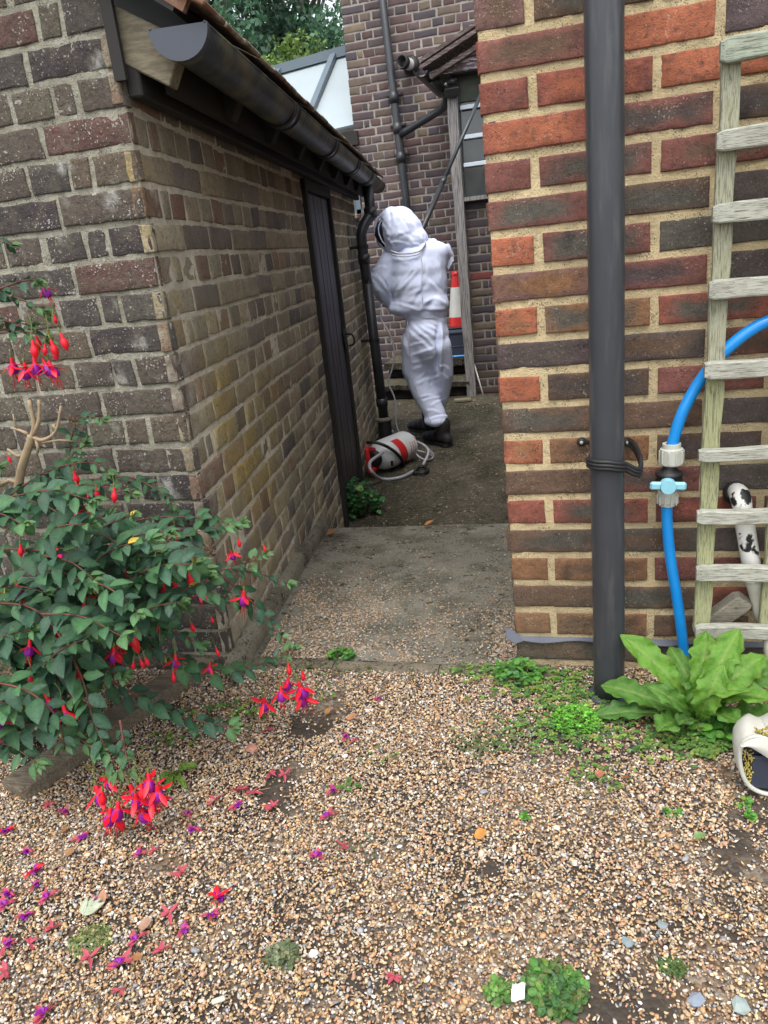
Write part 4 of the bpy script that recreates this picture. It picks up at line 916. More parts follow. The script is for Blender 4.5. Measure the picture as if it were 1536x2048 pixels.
# ------------------------------------------------------------------ fuchsia
bush = thing('fuchsia_bush', (-1.15, 1.3, 0), 'dark green fuchsia bush with hanging red and purple flowers against the left brick corner', 'bush')
def fuchsia():
    old = MB(); LS = LeafSet(); YL = LeafSet(); rg = random.Random(11); root = at(60, 1440, 1.45) * A3(1, 1, 0)
    GR = [(.032, .088, .040), (.042, .110, .048), (.026, .070, .038), (.055, .135, .055), (.036, .085, .05)]
    def branch(P, r0=.0028, l0=.05, step=.024, lf=1.0, start=0.0, tipsmall=.55, green=None):
        P = cr(P, 10); seg = np.linalg.norm(np.diff(P, axis=0), axis=1); cum = np.concatenate([[0], np.cumsum(seg)]); T = cum[-1]
        sm = MB(); sm.tube(P, [r0, r0 * .4], 6); sm.build('branch', M['stem'], bush, True)
        s = start * T + rg.random() * step; k = 0
        while s < T:
            i = min(np.searchsorted(cum, s), len(P) - 1); p = P[i]; t = unit(P[i] - P[max(i - 1, 0)])
            fr = s / T; L = l0 * 1.12 * (1 - (1 - tipsmall) * fr ** 3) * rg.uniform(.62, 1.25)
            up = A3(0, -.45, .9); side = unit(np.cross(t, up)); v2 = unit(np.cross(side, t))
            ax = side if k % 2 == 0 else unit(side * .5 + v2 * .85)
            for sg in (-1, 1):
                d = unit(ax * sg * rg.uniform(.7, 1.1) + t * rg.uniform(.35, .9) + A3(rg.uniform(-.2, .2), rg.uniform(-.3, .1), rg.uniform(-.45, .15)))
                n = unit(up + A3(rg.uniform(-.4, .4), rg.uniform(-.5, .2), rg.uniform(-.3, .3)))
                c = np.array(green if green is not None else GR[rg.randrange(5)]) * rg.uniform(.75, 1.25)
                if fr > .9: c = c * .5 + A3(.06, .13, .04) * .8
                if rg.random() < .012: c = A3(.5, .36, .03); L *= .6
                LS.add(p, d, n, L * lf, L * lf * rg.uniform(.44, .62), c, rg.uniform(.05, .45))
            s += step * (1 - .3 * fr); k += 1
        e = P[-1]; t = unit(P[-1] - P[-3])
        for _ in range(6):
            LS.add(e, unit(t + A3(rg.uniform(-.8, .8), rg.uniform(-.6, .4), rg.uniform(-.3, .7))), A3(rg.uniform(-.5, .5), -.5, 1), .022 * rg.uniform(.7, 1.4), .011, A3(.07, .14, .045) * rg.uniform(.7, 1.3), .2)
    px = lambda L: [at(x, y, Y) for x, y, Y in L]
    B = [([(-80, 1030, 1.5), (60, 985, 1.46), (170, 970, 1.42), (265, 985, 1.42)], .046), ([(100, 1010, 1.56), (138, 940, 1.56), (142, 880, 1.56), (165, 835, 1.55), (205, 838, 1.54)], .036),
         ([(60, 1210, 1.42), (190, 1130, 1.44), (330, 1080, 1.5), (480, 1045, 1.56)], .046), ([(-60, 1250, 1.3), (90, 1190, 1.3), (190, 1135, 1.3), (310, 1095, 1.3)], .056),
         ([(200, 1210, 1.4), (370, 1150, 1.44), (470, 1135, 1.5), (525, 1110, 1.52)], .044), ([(150, 1090, 1.5), (280, 1040, 1.54), (400, 1035, 1.58), (470, 1050, 1.6)], .042),
         ([(-60, 1205, 1.2), (60, 1215, 1.18), (125, 1280, 1.15), (165, 1360, 1.12), (190, 1450, 1.1), (235, 1540, 1.08)], .056),
         ([(120, 1290, 1.3), (280, 1290, 1.34), (390, 1335, 1.38), (490, 1335, 1.42), (585, 1300, 1.45)], .046), ([(200, 1350, 1.2), (290, 1400, 1.24), (370, 1435, 1.26), (465, 1455, 1.28)], .042),
         ([(-60, 1420, 1.1), (60, 1400, 1.12), (140, 1420, 1.12), (200, 1500, 1.1)], .05), ([(-60, 1100, 1.3), (60, 1100, 1.32), (150, 1120, 1.3), (200, 1200, 1.28)], .058),
         ([(430, 1140, 1.5), (500, 1200, 1.5), (540, 1245, 1.5), (572, 1285, 1.48)], .034), ([(470, 1140, 1.52), (530, 1150, 1.54), (575, 1165, 1.54)], .028),
         ([(-60, 1300, 1.15), (30, 1320, 1.15), (100, 1340, 1.15), (150, 1400, 1.12)], .056), ([(100, 1200, 1.45), (240, 1220, 1.4), (330, 1250, 1.38), (400, 1290, 1.4)], .046),
         ([(300, 1170, 1.46), (400, 1180, 1.46), (470, 1200, 1.48)], .046), ([(-60, 560, 1.3), (0, 585, 1.3), (45, 600, 1.3), (85, 620, 1.32)], .03), ([(-60, 620, 1.3), (0, 640, 1.3), (60, 650, 1.3)], .032),
         ([(-60, 480, 1.3), (-10, 480, 1.3), (22, 490, 1.3)], .026), ([(-50, 680, 1.3), (0, 660, 1.3), (55, 665, 1.3), (90, 675, 1.3)], .03), ([(-50, 600, 1.3), (20, 570, 1.32), (60, 560, 1.32), (78, 565, 1.3)], .028), ([(60, 1000, 1.5), (120, 935, 1.5), (150, 905, 1.5), (170, 890, 1.5)], .036), ([(20, 990, 1.45), (100, 940, 1.45), (180, 925, 1.45), (215, 945, 1.45)], .038), ([(-110, 1250, 1.4), (-130, 1000, 1.38), (-110, 780, 1.34), (-60, 640, 1.3)], .04), ([(-130, 1000, 1.38), (-120, 750, 1.34), (-90, 560, 1.3), (-60, 490, 1.3)], .036), ([(-60, 1480, 1.12), (40, 1450, 1.1), (120, 1455, 1.1), (190, 1500, 1.08)], .05), ([(-40, 1360, 1.05), (50, 1380, 1.05), (110, 1430, 1.05), (130, 1490, 1.05)], .05), ([(240, 1440, 1.1), (250, 1500, 1.08), (262, 1540, 1.07)], .03),
         ([(180, 960, 1.6), (260, 955, 1.62), (330, 990, 1.6), (345, 1010, 1.6)], .036)]
    for P, l in B: branch(px(P), l0=l)
    # filler growth through the body of the bush
    def inside(x, y):
        lim = np.interp(y, [950, 1000, 1060, 1150, 1200, 1260, 1300, 1350, 1420, 1500], [60, 210, 400, 430, 400, 320, 330, 300, 220, 170]); return x < lim
    n = 0
    while n < 66:
        x, y = rg.uniform(-120, 380), rg.uniform(985, 1500)
        if not inside(x, y): continue
        Y = rg.uniform(1.2, 1.6) if n % 3 else rg.uniform(1.1, 1.3)
        a_ = rg.uniform(-.7, .5); l = rg.uniform(90, 170)
        x2, y2 = x + l * cos(a_), y + l * sin(a_)
        if not inside(x2, min(y2, 1490)): continue
        branch([at(x, y, Y), at(x + l * .5 * cos(a_ - .2), y + l * .5 * sin(a_ - .2), Y - .03), at(x2, y2, Y - .04)], .0022, .052); n += 1
    for k in range(26):    # old wood underneath
        x, y = rg.uniform(-60, 240), rg.uniform(1150, 1400); p = at(x, y, rg.uniform(1.3, 1.55))
        old.tube([root, lerp(root, p, .5) + A3(rg.uniform(-.03, .03), 0, 0), p], [.006, .003], 6)
    b = MB(); LS.into(b); b.build('foliage', M['leaf'], bush, True); old.build('old_wood', M['bark'], bush, True)
    for (x, y, Y) in ((20, 1060, 1.5), (45, 1065, 1.45), (150, 845, 1.5), (330, 1080, 1.28), (345, 1095, 1.28), (230, 1130, 1.28), (580, 1310, 1.44), (15, 1340, 1.1), (420, 1100, 1.5), (500, 1120, 1.5), (250, 1165, 1.3)):
        f = MB(); c = at(x, y, Y)
        for _ in range(40): d = unit([rg.uniform(-1, 1), rg.uniform(-1, .3), rg.uniform(-.6, 1)]); leaves(f, [c + d * rg.uniform(0, .014)], [d], [A3(rg.uniform(-1, 1), -1, .3)], .008 * rg.uniform(.7, 1.8), .004, A3(.16, .10, .06) * rg.uniform(.5, 1.4), midc=1)
        f.build('seed_head', M['leaf'], bush, True)
fuchsia()
def flower_mesh(kind, seed):
    rg = random.Random(seed); b = MB()
    b.tube([A3(0, 0, -.001), A3(rg.uniform(-.006, .006), 0, .016), A3(rg.uniform(-.016, .016), rg.uniform(-.01, .01), .034)], .0008, 5, mi=2, smooth_n=4)
    if kind == 'bud':
        b.lathe([(.0015, 0), (.0024, -.003), (.0026, -.007), (.0018, -.010)], (0, 0, 0), (0, 0, 1), 8, mi=2)
        b.lathe([(.0018, -.010), (.0032, -.014), (.0028, -.019), (.0062, -.025), (.0072, -.031), (.0052, -.038), (.0012, -.044), (0, -.045)], (0, 0, 0), (0, 0, 1), 12, mi=0)
    else:
        b.lathe([(.0015, 0), (.0026, -.003), (.0028, -.007), (.0020, -.010)], (0, 0, 0), (0, 0, 1), 8, mi=2)
        b.lathe([(.0020, -.010), (.0038, -.014), (.0038, -.020), (.0052, -.026), (.0064, -.028)], (0, 0, 0), (0, 0, 1), 12, mi=0)
        op = rg.uniform(.2, 1.0)
        for k in range(4):
            a_ = k * pi / 2 + rg.uniform(-.2, .2); o = A3(cos(a_), sin(a_), 0); e = rg.uniform(-.5, .25) - .5 * (1 - op)
            leaves(b, [A3(0, 0, -.026) + o * .005], [unit(o + A3(0, 0, e))], [A3(0, 0, 1)], rg.uniform(.026, .034), .011, (1, 1, 1), 0, curl=rg.uniform(-.2, .3), fold=-.25, midc=1, petiole=0)
        seg = 14; prof = [(.005, -.026), (.0085, -.031), (.0105, -.038), (.0100, -.044), (.0085, -.047)]
        V = np.array([[[(r * (1 + .10 * sin(4 * t))) * cos(t), r * (1 + .10 * sin(4 * t)) * sin(t), z + .0012 * sin(4 * t)] for t in np.linspace(0, 2 * pi, seg + 1)] for r, z in prof]); b.grid(V, 1)
        for k in range(7):
            a_ = k * .9; l = rg.uniform(.018, .028) if k else .042; p0 = A3(.002 * cos(a_), .002 * sin(a_), -.042); p1 = p0 + A3(.004 * cos(a_), .004 * sin(a_), -l)
            b.tube([p0, lerp(p0, p1, .5) + A3(.001, 0, 0), p1], .0006, 5, mi=0); b.sphere(p1, .0012, mi=3, nu=6, nv=4)
    o = b.build('flower' if kind != 'bud' else 'bud', [M['fl_red'], M['fl_pur'], M['fl_green'], M['fl_pink']], None, True)
    me = o.data; off = o.location.copy()
    for v in me.vertices: v.co = v.co + off
    bpy.data.objects.remove(o); return me
FM = [flower_mesh('open', i) for i in range(5)]; BM = [flower_mesh('bud', 20), flower_mesh('bud', 21)]
def hang():
    rg = random.Random(5); rel = mathutils.Vector(bush.location)
    OP = [(143, 1003, 1.38, .95), (172, 1012, 1.37, 1), (318, 1190, 1.27, 1), (488, 1172, 1.47, .9), (240, 1250, 1.25, .9), (459, 1096, 1.5, .6), (525, 1388, 1.42, .95), (560, 1362, 1.42, .9), (592, 1352, 1.42, 1.1), (604, 1375, 1.42, 1), (578, 1345, 1.44, .8),
          (188, 1560, 1.07, 1.0), (205, 1545, 1.07, .9), (238, 1590, 1.06, 1.0), (272, 1600, 1.06, 1.0), (300, 1575, 1.06, 1.0), (285, 1550, 1.06, .9), (255, 1560, 1.07, .9), (312, 1560, 1.05, .9), (222, 1605, 1.05, .9), (270, 1578, 1.05, .9), (295, 1535, 1.06, .9),
          (82, 1380, 1.1, .9), (122, 1398, 1.1, .9), (-4, 1415, 1.08, 1), (65, 702, 1.29, .85), (47, 715, 1.29, .8), (80, 708, 1.29, .8), (20, 705, 1.3, .8), (92, 712, 1.29, .8), (8, 1735, .95, 1.0), (78, 556, 1.33, .7), (228, 1285, 1.2, .8), (160, 1180, 1.26, .75), (400, 1170, 1.42, .7), (350, 1300, 1.32, .75), (60, 1270, 1.15, .8), (300, 1075, 1.36, .7), (110, 1090, 1.3, .7), (420, 1320, 1.38, .6), (30, 1160, 1.25, .8), (215, 1060, 1.35, .7)]
    BD = [(228, 965, 1.4, .9), (192, 966, 1.4, .75), (145, 933, 1.4, .9), (150, 962, 1.4, .7), (172, 980, 1.4, .6), (326, 1158, 1.27, 1), (375, 1138, 1.35, .9), (342, 1152, 1.36, .8), (262, 1252, 1.24, 1.1), (262, 1268, 1.25, 1.0), (221, 1288, 1.2, 1.1), (267, 1316, 1.2, .6), (278, 1312, 1.2, .6), (287, 1308, 1.2, .6), (476, 1072, 1.5, .6), (525, 1085, 1.5, .5), (188, 1098, 1.28, .7), (345, 1335, 1.3, .7), (205, 1572, 1.05, 1), (232, 1625, 1.05, 1), (278, 1555, 1.05, 1), (118, 1245, 1.25, .6), (105, 1252, 1.25, .6), (420, 1230, 1.4, .5),
          (62, 668, 1.28, .95), (70, 660, 1.3, .8), (97, 668, 1.29, .9), (116, 655, 1.29, .9), (95, 655, 1.3, .8), (103, 685, 1.29, .7), (90, 680, 1.29, .6), (106, 622, 1.3, .5), (12, 905, 1.4, .5), (575, 1318, 1.43, .8), (605, 1335, 1.43, .7), (60, 1340, 1.1, .6), (250, 1120, 1.3, .8), (380, 1240, 1.38, .7), (300, 1225, 1.28, .8), (85, 1140, 1.26, .7), (150, 1330, 1.14, .9), (40, 1080, 1.3, .8), (350, 1060, 1.5, .7), (430, 1290, 1.4, .6), (200, 1240, 1.22, .7)]
    for lst, ms in ((OP, FM), (BD, BM)):
        for i, (x, y, Y, s) in enumerate(lst):
            o = bpy.data.objects.new('flower' if ms is FM else 'flower_bud', ms[i % len(ms)]); COL.objects.link(o); o.parent = bush
            o.location = mathutils.Vector(at(x, y, Y).tolist()) - rel; k = s * 1.15; o.scale = (k, k, k); o.rotation_euler = (rg.uniform(-.25, .25), rg.uniform(-.25, .25), rg.uniform(0, 6))
hang()
# pruned bare shrub
def pruned():
    t = thing('pruned_shrub', (-1.35, 1.55, 0), 'leafless pale stump of cut twigs rising beside the fuchsia', 'shrub'); b = MB()
    P = lambda *L: [at(x, y, 1.55) for x, y in L]
    b.tube(P((30, 1010), (38, 965), (45, 930), (60, 885), (62, 870)), [.012, .009], 10, smooth_n=4); b.tube(P((62, 880), (68, 850), (58, 800)), [.007, .0045], 8, smooth_n=4); b.tube(P((66, 870), (78, 840), (78, 800)), [.006, .0035], 8, smooth_n=4)
    b.tube(P((62, 872), (85, 880), (112, 862), (122, 812)), [.006, .003], 8, smooth_n=4); b.tube(P((60, 890), (40, 912), (15, 898)), [.005, .003], 8, smooth_n=4); b.tube(P((56, 868), (38, 860), (22, 856)), [.004, .0025], 8, smooth_n=3)
    b.tube(P((72, 876), (76, 895), (75, 905)), [.005, .003], 8); b.tube(P((112, 862), (106, 848)), [.0035, .004], 8); b.tube(P((36, 862), (28, 840), (26, 828)), [.0025, .0018], 6); b.tube(P((0, 970), (20, 960), (40, 968)), [.007, .005], 8)
    b.tube(P((85, 885), (120, 880), (145, 882)), [.003, .002], 6); b.build('twigs', M['dry_stem'], t, True)
pruned()

# ------------------------------------------------------------------ big-leaved weed and other plants
def big_leaf(b, base, tip, n, W, col, seed, lobes=7, arch=.2):
    base, tip = np.asarray(base), np.asarray(tip); L = np.linalg.norm(tip - base); d = (tip - base) / L; n = unit(n - d * (n @ d)); s = np.cross(d, n); rg = np.random.default_rng(seed)
    t = np.linspace(0, 1, 44); v = np.linspace(-1, 1, 13); T, Vv = np.meshgrid(t, v, indexing='ij')
    w = np.interp(t, [0, .12, .3, .55, .8, .93, 1], [.10, .16, .5, .92, 1, .62, .06]); w = w * (1 + .10 * np.sin(t * lobes * 2 * pi + seed) + .06 * np.sin(t * 61 + seed) + .05 * rg.normal(size=len(t)))
    w = w[:, None]; x = T; rip = .095 * np.sin(T * 26 + np.abs(Vv) * 4 + seed) * np.abs(Vv) ** 1.2
    hgt = arch * L * np.sin(pi * T * .9) - .10 * L * T ** 3 + W * .5 * w * (.34 * np.abs(Vv) ** 1.3 + rip * 2.0) + .004 * fbm(np.stack([T * 5, Vv * 2, T * 0 + seed], -1), 2, 2, seed)
    P = base + d * (L * x)[..., None] + s * (Vv * W * .5 * w)[..., None] + n * hgt[..., None]
    mid = np.exp(-(Vv / .09) ** 2); vein = .45 * np.clip(np.sin(T * 40 - np.abs(Vv) * 9), 0, 1) ** 6
    c = np.array(col) * (1 + .12 * fbm(P, 30, 2, seed)[..., None]); c = c * (1 - (mid + vein)[..., None] * .45) + A3(.30, .38, .10) * ((mid + vein) * .45)[..., None]
    br = (np.clip(np.abs(Vv) - .86, 0, 1) * 5 * np.clip(fbm(P, 40, 2, seed + 9) * 3 - .3, 0, 1))[..., None]; c = c * (1 - br) + A3(.20, .13, .03) * br
    b.grid(P, 0, c)
dock = thing('leafy_weed', at(1400, 1440, 1.64).tolist(), 'large bright green weed with long toothed leaves at the foot of the trellis', 'weed')
def dockw():
    c = gnd(1395, 1440, .01); b = MB(); G = A3(.085, .22, .025); G2 = A3(.13, .30, .03); G3 = A3(.06, .16, .03)
    Lf = [((1248, 1268), 1.62, .062, G2, .12), ((1204, 1366), 1.60, .058, G, .10), ((1190, 1420), 1.55, .050, G3 * 1.2, .04), ((1318, 1452), 1.46, .055, G, .05), ((1340, 1292), 1.66, .05, G, .2), ((1412, 1262), 1.66, .060, G2, .2),
          ((1478, 1258), 1.64, .066, G2, .22), ((1530, 1310), 1.60, .068, G2, .25), ((1548, 1395), 1.50, .060, G2, .2), ((1480, 1440), 1.46, .05, G, .1), ((1300, 1370), 1.52, .046, G, .12), ((1445, 1330), 1.54, .062, G2, .25), ((1395, 1340), 1.60, .055, G, .22),
          ((1580, 1330), 1.62, .06, G, .2), ((1570, 1440), 1.5, .06, G, .1), ((1360, 1440), 1.47, .04, G3, .05), ((1500, 1380), 1.5, .055, G2, .25), ((1250, 1400), 1.6, .04, G3, .06)]
    for i, ((x, y), Y, W, col, ar) in enumerate(Lf):
        tip = at(x, y, Y); tip[2] = max(tip[2], .012); bs = c + A3(RNG.uniform(-.012, .012), RNG.uniform(-.012, .012), 0)
        dn = unit(tip - bs); W = W * .80; up = A3(0, -.55, .85) if y < 1380 else A3(0, -.25, 1); big_leaf(b, bs, tip, up, W * 1.25, col, i + 1, arch=ar)
    b.build('leaves', M['leaf_bright'], dock, True)
    b = MB(); b.tube([at(1300, 1457, 1.5) * A3(1, 1, 0) + A3(0, 0, .006), gnd(1340, 1466, .006), gnd(1385, 1445, .012)], .002, 6, smooth_n=4); b.build('stalk', M['dry_green'], dock, True)
M['dry_green'] = mat('dry_green', (.24, .24, .10), .7)
dockw()
def weedpatch(name, cx, cy, rx, ry, n, L, H, cols, label, cat='weed', z=0.0, kindv=None, lobed=True, seed=0, zf=None, group=None, trif=3, m='leaf_bright'):
    rg = random.Random(seed + 100); b = MB(); LS = LeafSet(); st = MB()
    for i in range(n):
        r = math.sqrt(rg.random()); a_ = rg.uniform(0, 2 * pi); x, y = cx + rx * r * cos(a_), cy + ry * r * sin(a_); zz = (zf(x, y) if zf else z)
        h = H * rg.uniform(.25, 1) * (1.1 - r * .7); p = A3(x, y, zz + h) + A3((x - cx) * .25, (y - cy) * .25, 0)
        st.tube([A3(lerp(cx, x, .85), lerp(cy, y, .85), zz), lerp(A3(x, y, zz), p, .5), p], .0007, 4)
        c = np.array(cols[rg.randrange(len(cols))]) * rg.uniform(.75, 1.25); ph = rg.uniform(0, 6)
        for k in range(trif):
            t = ph + k * 2 * pi / max(trif, 3); d = A3(cos(t), sin(t), rg.uniform(-.25, .5)); ll = L * rg.uniform(.7, 1.3)
            LS.add(p, d, A3(rg.uniform(-.6, .6), rg.uniform(-.7, .3), 1), ll * rg.uniform(.6, 1.2), ll * rg.uniform(.45, .9), c * (1 if rg.random() > .06 else 1.0) * rg.uniform(.7, 1.3) + (A3(.08, .04, 0) if rg.random() < .08 else 0), rg.uniform(-.1, .5))
    ws = np.array([.02, .5, .9, 1, 1.05, .9, .6, 0])
    if kindv == 'stuff':
        LS.into(b, wshape=ws); o = b.build(name, M[m], smooth=True); o['kind'] = 'stuff'; return o
    t = thing(name, (cx, cy, z), label, cat, group); LS.into(b, wshape=ws); b.build('leaves', M[m], t, True); st.build('stems', M['dry_green'], t, True); return t
G1, G2_, G3_, GY = (.075, .22, .03), (.12, .30, .04), (.045, .13, .03), (.22, .32, .04)
p = gnd(1035, 1365); weedpatch('clover_weed', p[0], p[1] + .02, .05, .035, 60, .017, .06, [G1, G1, (.07, .20, .06)], 'clump of round green clover-like leaves by the brick corner base', seed=1)
p = gnd(1165, 1450); weedpatch('fine_weed', p[0] - .015, p[1], .042, .04, 320, .0075, .05, [(.10, .33, .03), (.14, .38, .04)], 'small vivid green feathery weed just left of the thick drainpipe foot', seed=2)
p = gnd(722, 1025, ZL); weedpatch('alley_weed', p[0], p[1] - .02, .10, .09, 120, .036, .24, [(.03, .13, .035), (.045, .17, .04), (.025, .10, .03)], 'dark green leafy weed growing at the foot of the black door', seed=3, z=ZL, m='leaf')
p = gnd(752, 885, ZL); weedpatch('shade_weed', p[0] - .02, p[1], .07, .10, 60, .035, .18, [(.03, .12, .03), (.045, .15, .04)], 'small green weed in the shade beside the drainpipe foot behind the white sprayer', seed=4, z=ZL, m='leaf')
p = gnd(1108, 1985); weedpatch('front_weed', p[0], p[1], .036, .032, 190, .013, .022, [(.06, .17, .03), (.10, .23, .05), (.05, .12, .04), (.12, .16, .05)], 'dense low green weed tuft in the gravel at the bottom of the picture', seed=5)
p = gnd(998, 1990); weedpatch('front_weed', p[0], p[1], .017, .015, 36, .011, .014, [(.10, .22, .04), (.13, .25, .06)], 'smaller green weed tuft beside the white scrap', seed=6)
p = gnd(1475, 1415); weedpatch('toothed_weed', p[0] - .01, p[1] - .11, .08, .045, 70, .030, .055, [G1, G2_, (.05, .16, .05)], 'toothed pale green weed in front of the big-leaved one', seed=7)
p = gnd(395, 1395, 0); weedpatch('edge_weed', -.90, 1.50, .10, .05, 36, .011, .025, [G1, GY, (.06, .15, .03)], 'yellowish little weeds under the fuchsia beside the board', seed=8)
p = gnd(690, 1305); weedpatch('step_weed', p[0], 1.80, .03, .02, 22, .016, .035, [G3_, G1], 'tiny dark weed rooted behind the concrete kerb strip', seed=9)
p = gnd(180, 1885); weedpatch('moss_tuft', p[0], p[1], .03, .028, 160, .007, .008, [(.12, .16, .05), (.17, .20, .07)], 'pale moss-like tuft in the gravel at lower left', seed=10)
p = gnd(565, 1915); weedpatch('moss_tuft', p[0], p[1], .022, .018, 70, .010, .012, [(.10, .13, .07), (.15, .17, .09)], 'greyish green tuft in the gravel, lower middle', seed=11)
p = gnd(1345, 1935); weedpatch('moss_tuft', p[0], p[1], .016, .013, 90, .006, .006, [(.07, .12, .03)], 'tiny dark green moss tuft at lower right of the gravel', seed=12)
for i, (x, y) in enumerate(((1490, 1610), (1500, 1635), (1345, 1628), (1045, 1640))):
    p = gnd(x, y); weedpatch('seedling', p[0], p[1], .01, .008, 7, .011, .012, [G1, G2_], ('green seedling below the pale canvas bag', 'green seedling lowest below the pale canvas bag', 'lone seedling in the right part of the gravel', 'lone seedling right of the middle of the gravel')[i], 'seedling', seed=20 + i)
def groundcover():
    b = MB(); LS = LeafSet(); rg = random.Random(3)
    def blob(x, y, rx, ry, n, L, cols):
        for _ in range(int(n * .5)):
            px_, py_ = x + rg.gauss(0, rx), y + rg.gauss(0, ry)
            if py_ < 1318 : continue
            p = gnd(px_, py_)
            if p[1] > 1.79 or (p[0] > -.2 and p[1] > 1.78): continue
            p[2] = .004 + rg.random() * .012
            c = np.array(cols[rg.randrange(len(cols))]) * rg.uniform(.7, 1.3); ph = rg.uniform(0, 6)
            for k in range(4): LS.add(p, A3(cos(ph + k * 1.57), sin(ph + k * 1.57), rg.uniform(0, .5)), A3(rg.uniform(-.4, .4), -.3, 1), L * rg.uniform(.6, 1.3), L * rg.uniform(.5, .9), c, .15)
    C1 = [(.09, .20, .035), (.13, .24, .05), (.20, .27, .05), (.06, .14, .03)]
    blob(1090, 1370, 60, 22, 420, .0085, C1); blob(1150, 1420, 50, 35, 330, .0075, C1); blob(1200, 1460, 60, 28, 300, .0075, C1); blob(1060, 1470, 60, 22, 260, .006, C1[:2] + [(.10, .12, .05)])
    blob(970, 1500, 30, 10, 90, .006, [(.08, .12, .04)]); blob(950, 1345, 30, 8, 90, .008, C1); blob(1360, 1480, 90, 20, 260, .008, C1); blob(1190, 1560, 45, 18, 90, .006, C1); blob(700, 1345, 90, 6, 80, .006, [(.12, .16, .05), (.08, .12, .03)])
    blob(700, 1580, 15, 8, 14, .008, C1); blob(740, 1520, 40, 10, 25, .005, C1); blob(350, 1480, 30, 15, 40, .009, C1); blob(720, 1700, 30, 12, 30, .005, [(.08, .11, .05)]); blob(1440, 1490, 60, 14, 200, .012, C1); blob(630, 1390, 60, 12, 40, .006, C1)
    LS.into(b, wshape=np.array([.02, .5, .9, 1, 1.05, .9, .6, 0])); o = b.build('ground_weeds', M['leaf_bright'], smooth=True); struct(o, 'stuff')
groundcover()
def smallplant():
    c = gnd(352, 1548, .006); t = thing('rosette_weed', c.tolist(), 'four-leaved yellow-green weed left of the dark soil patch', 'weed'); b = MB()
    for (x, y, w) in ((320, 1555, .017), (395, 1530, .018), (375, 1525, .014), (335, 1580, .018), (372, 1575, .014), (348, 1565, .012)): big_leaf(b, c, gnd(x, y, .022), A3(0, -.3, 1), w, A3(.13, .24, .03), int(x), arch=.15)
    b.build('leaves', M['leaf_bright'], t, True)
smallplant()

# ------------------------------------------------------------------ bed edging boards
def board(name, a, c, w, h, label, seed):
    b = MB(); a, c = np.array(a), np.array(c); n = 40; d = unit(c - a); u = unit(np.cross(A3(0, 0, 1), d)); S = []
    for i in range(n + 1):
        p = lerp(a, c, i / n); S.append([p + u * x * w + A3(0, 0, z * h) for x, z in ((-.5, 0), (-.5, .9), (-.44, 1), (0, 1.02), (.44, 1), (.5, .9), (.5, 0))])
    S = np.array(S); S += (.006 * fbm(S * A3(.3, .3, 1) , 30, 2, seed) + .004 * fbm(S, 60, 2, seed + 2))[..., None]; b.grid(S)
    for k in (0, -1): b.add(S[k], [list(range(7))], 0)
    tag(b.build(name, M['sleeper']), label, 'board')
board('edging_board', gnd(28, 1600, 0) + A3(0, .01, -.01), gnd(470, 1295, 0) + A3(0, 0, -.01), .085, .05, 'weathered grey oak board edging the flower bed, its split end pointing at the gravel', 3)
board('edging_board', gnd(-200, 1560, 0) + A3(0, 0, -.01), gnd(62, 1500, 0) + A3(-.03, .02, -.01), .08, .055, 'shorter old oak board lying behind, at the left edge under the fuchsia', 9)

# ------------------------------------------------------------------ gravel
def ico():
    g = (1 + 5 ** .5) / 2; V = np.array([(-1, g, 0), (1, g, 0), (-1, -g, 0), (1, -g, 0), (0, -1, g), (0, 1, g), (0, -1, -g), (0, 1, -g), (g, 0, -1), (g, 0, 1), (-g, 0, -1), (-g, 0, 1)], float); V /= np.linalg.norm(V[0])
    F = np.array([(0, 11, 5), (0, 5, 1), (0, 1, 7), (0, 7, 10), (0, 10, 11), (1, 5, 9), (5, 11, 4), (11, 10, 2), (10, 7, 6), (7, 1, 8), (3, 9, 4), (3, 4, 2), (3, 2, 6), (3, 6, 8), (3, 8, 9), (4, 9, 5), (2, 4, 11), (6, 2, 10), (8, 6, 7), (9, 8, 1)]); return V, F
IV, IF = ico()
PCOL = np.array([(.50, .29, .14), (.58, .40, .22), (.66, .53, .36), (.78, .73, .64), (.36, .24, .15), (.20, .15, .11), (.28, .29, .31), (.58, .52, .44), (.52, .28, .19), (.64, .48, .24), (.13, .12, .115), (.48, .43, .37)])
PPR = np.array([.15, .15, .15, .06, .11, .09, .05, .09, .05, .03, .04, .05]); PPR = PPR / PPR.sum()
def soil(x, y):       # dark bare patches
    P = np.stack([x, y, 0 * x], -1); n = fbm(P, 6, 3, 61) * .8 + fbm(P, 22, 3, 62) * .5
    v = np.zeros_like(x)
    for (px_, py_, r, w) in ((560, 1590, .085, .8), (520, 1490, .05, .55), (465, 1870, .05, .6), (540, 1690, .03, .7), (870, 1905, .10, .35), (1330, 1900, .10, .18), (1450, 1600, .08, .18), (1500, 1720, .08, .15), (1080, 1360, .16, .5), (1400, 1480, .14, .5), (640, 1440, .07, .35), (350, 1700, .05, .3), (1100, 2010, .1, .35), (1500, 1900, .1, .3), (330, 1400, .14, .3), (790, 1740, .05, .25), (560, 1900, .05, .35), (540, 2000, .06, .3)):
        g = gnd(px_, py_); v = v + w * np.exp(-((x - g[0]) ** 2 + (y - g[1]) ** 2) / (r * r))
    return v + n
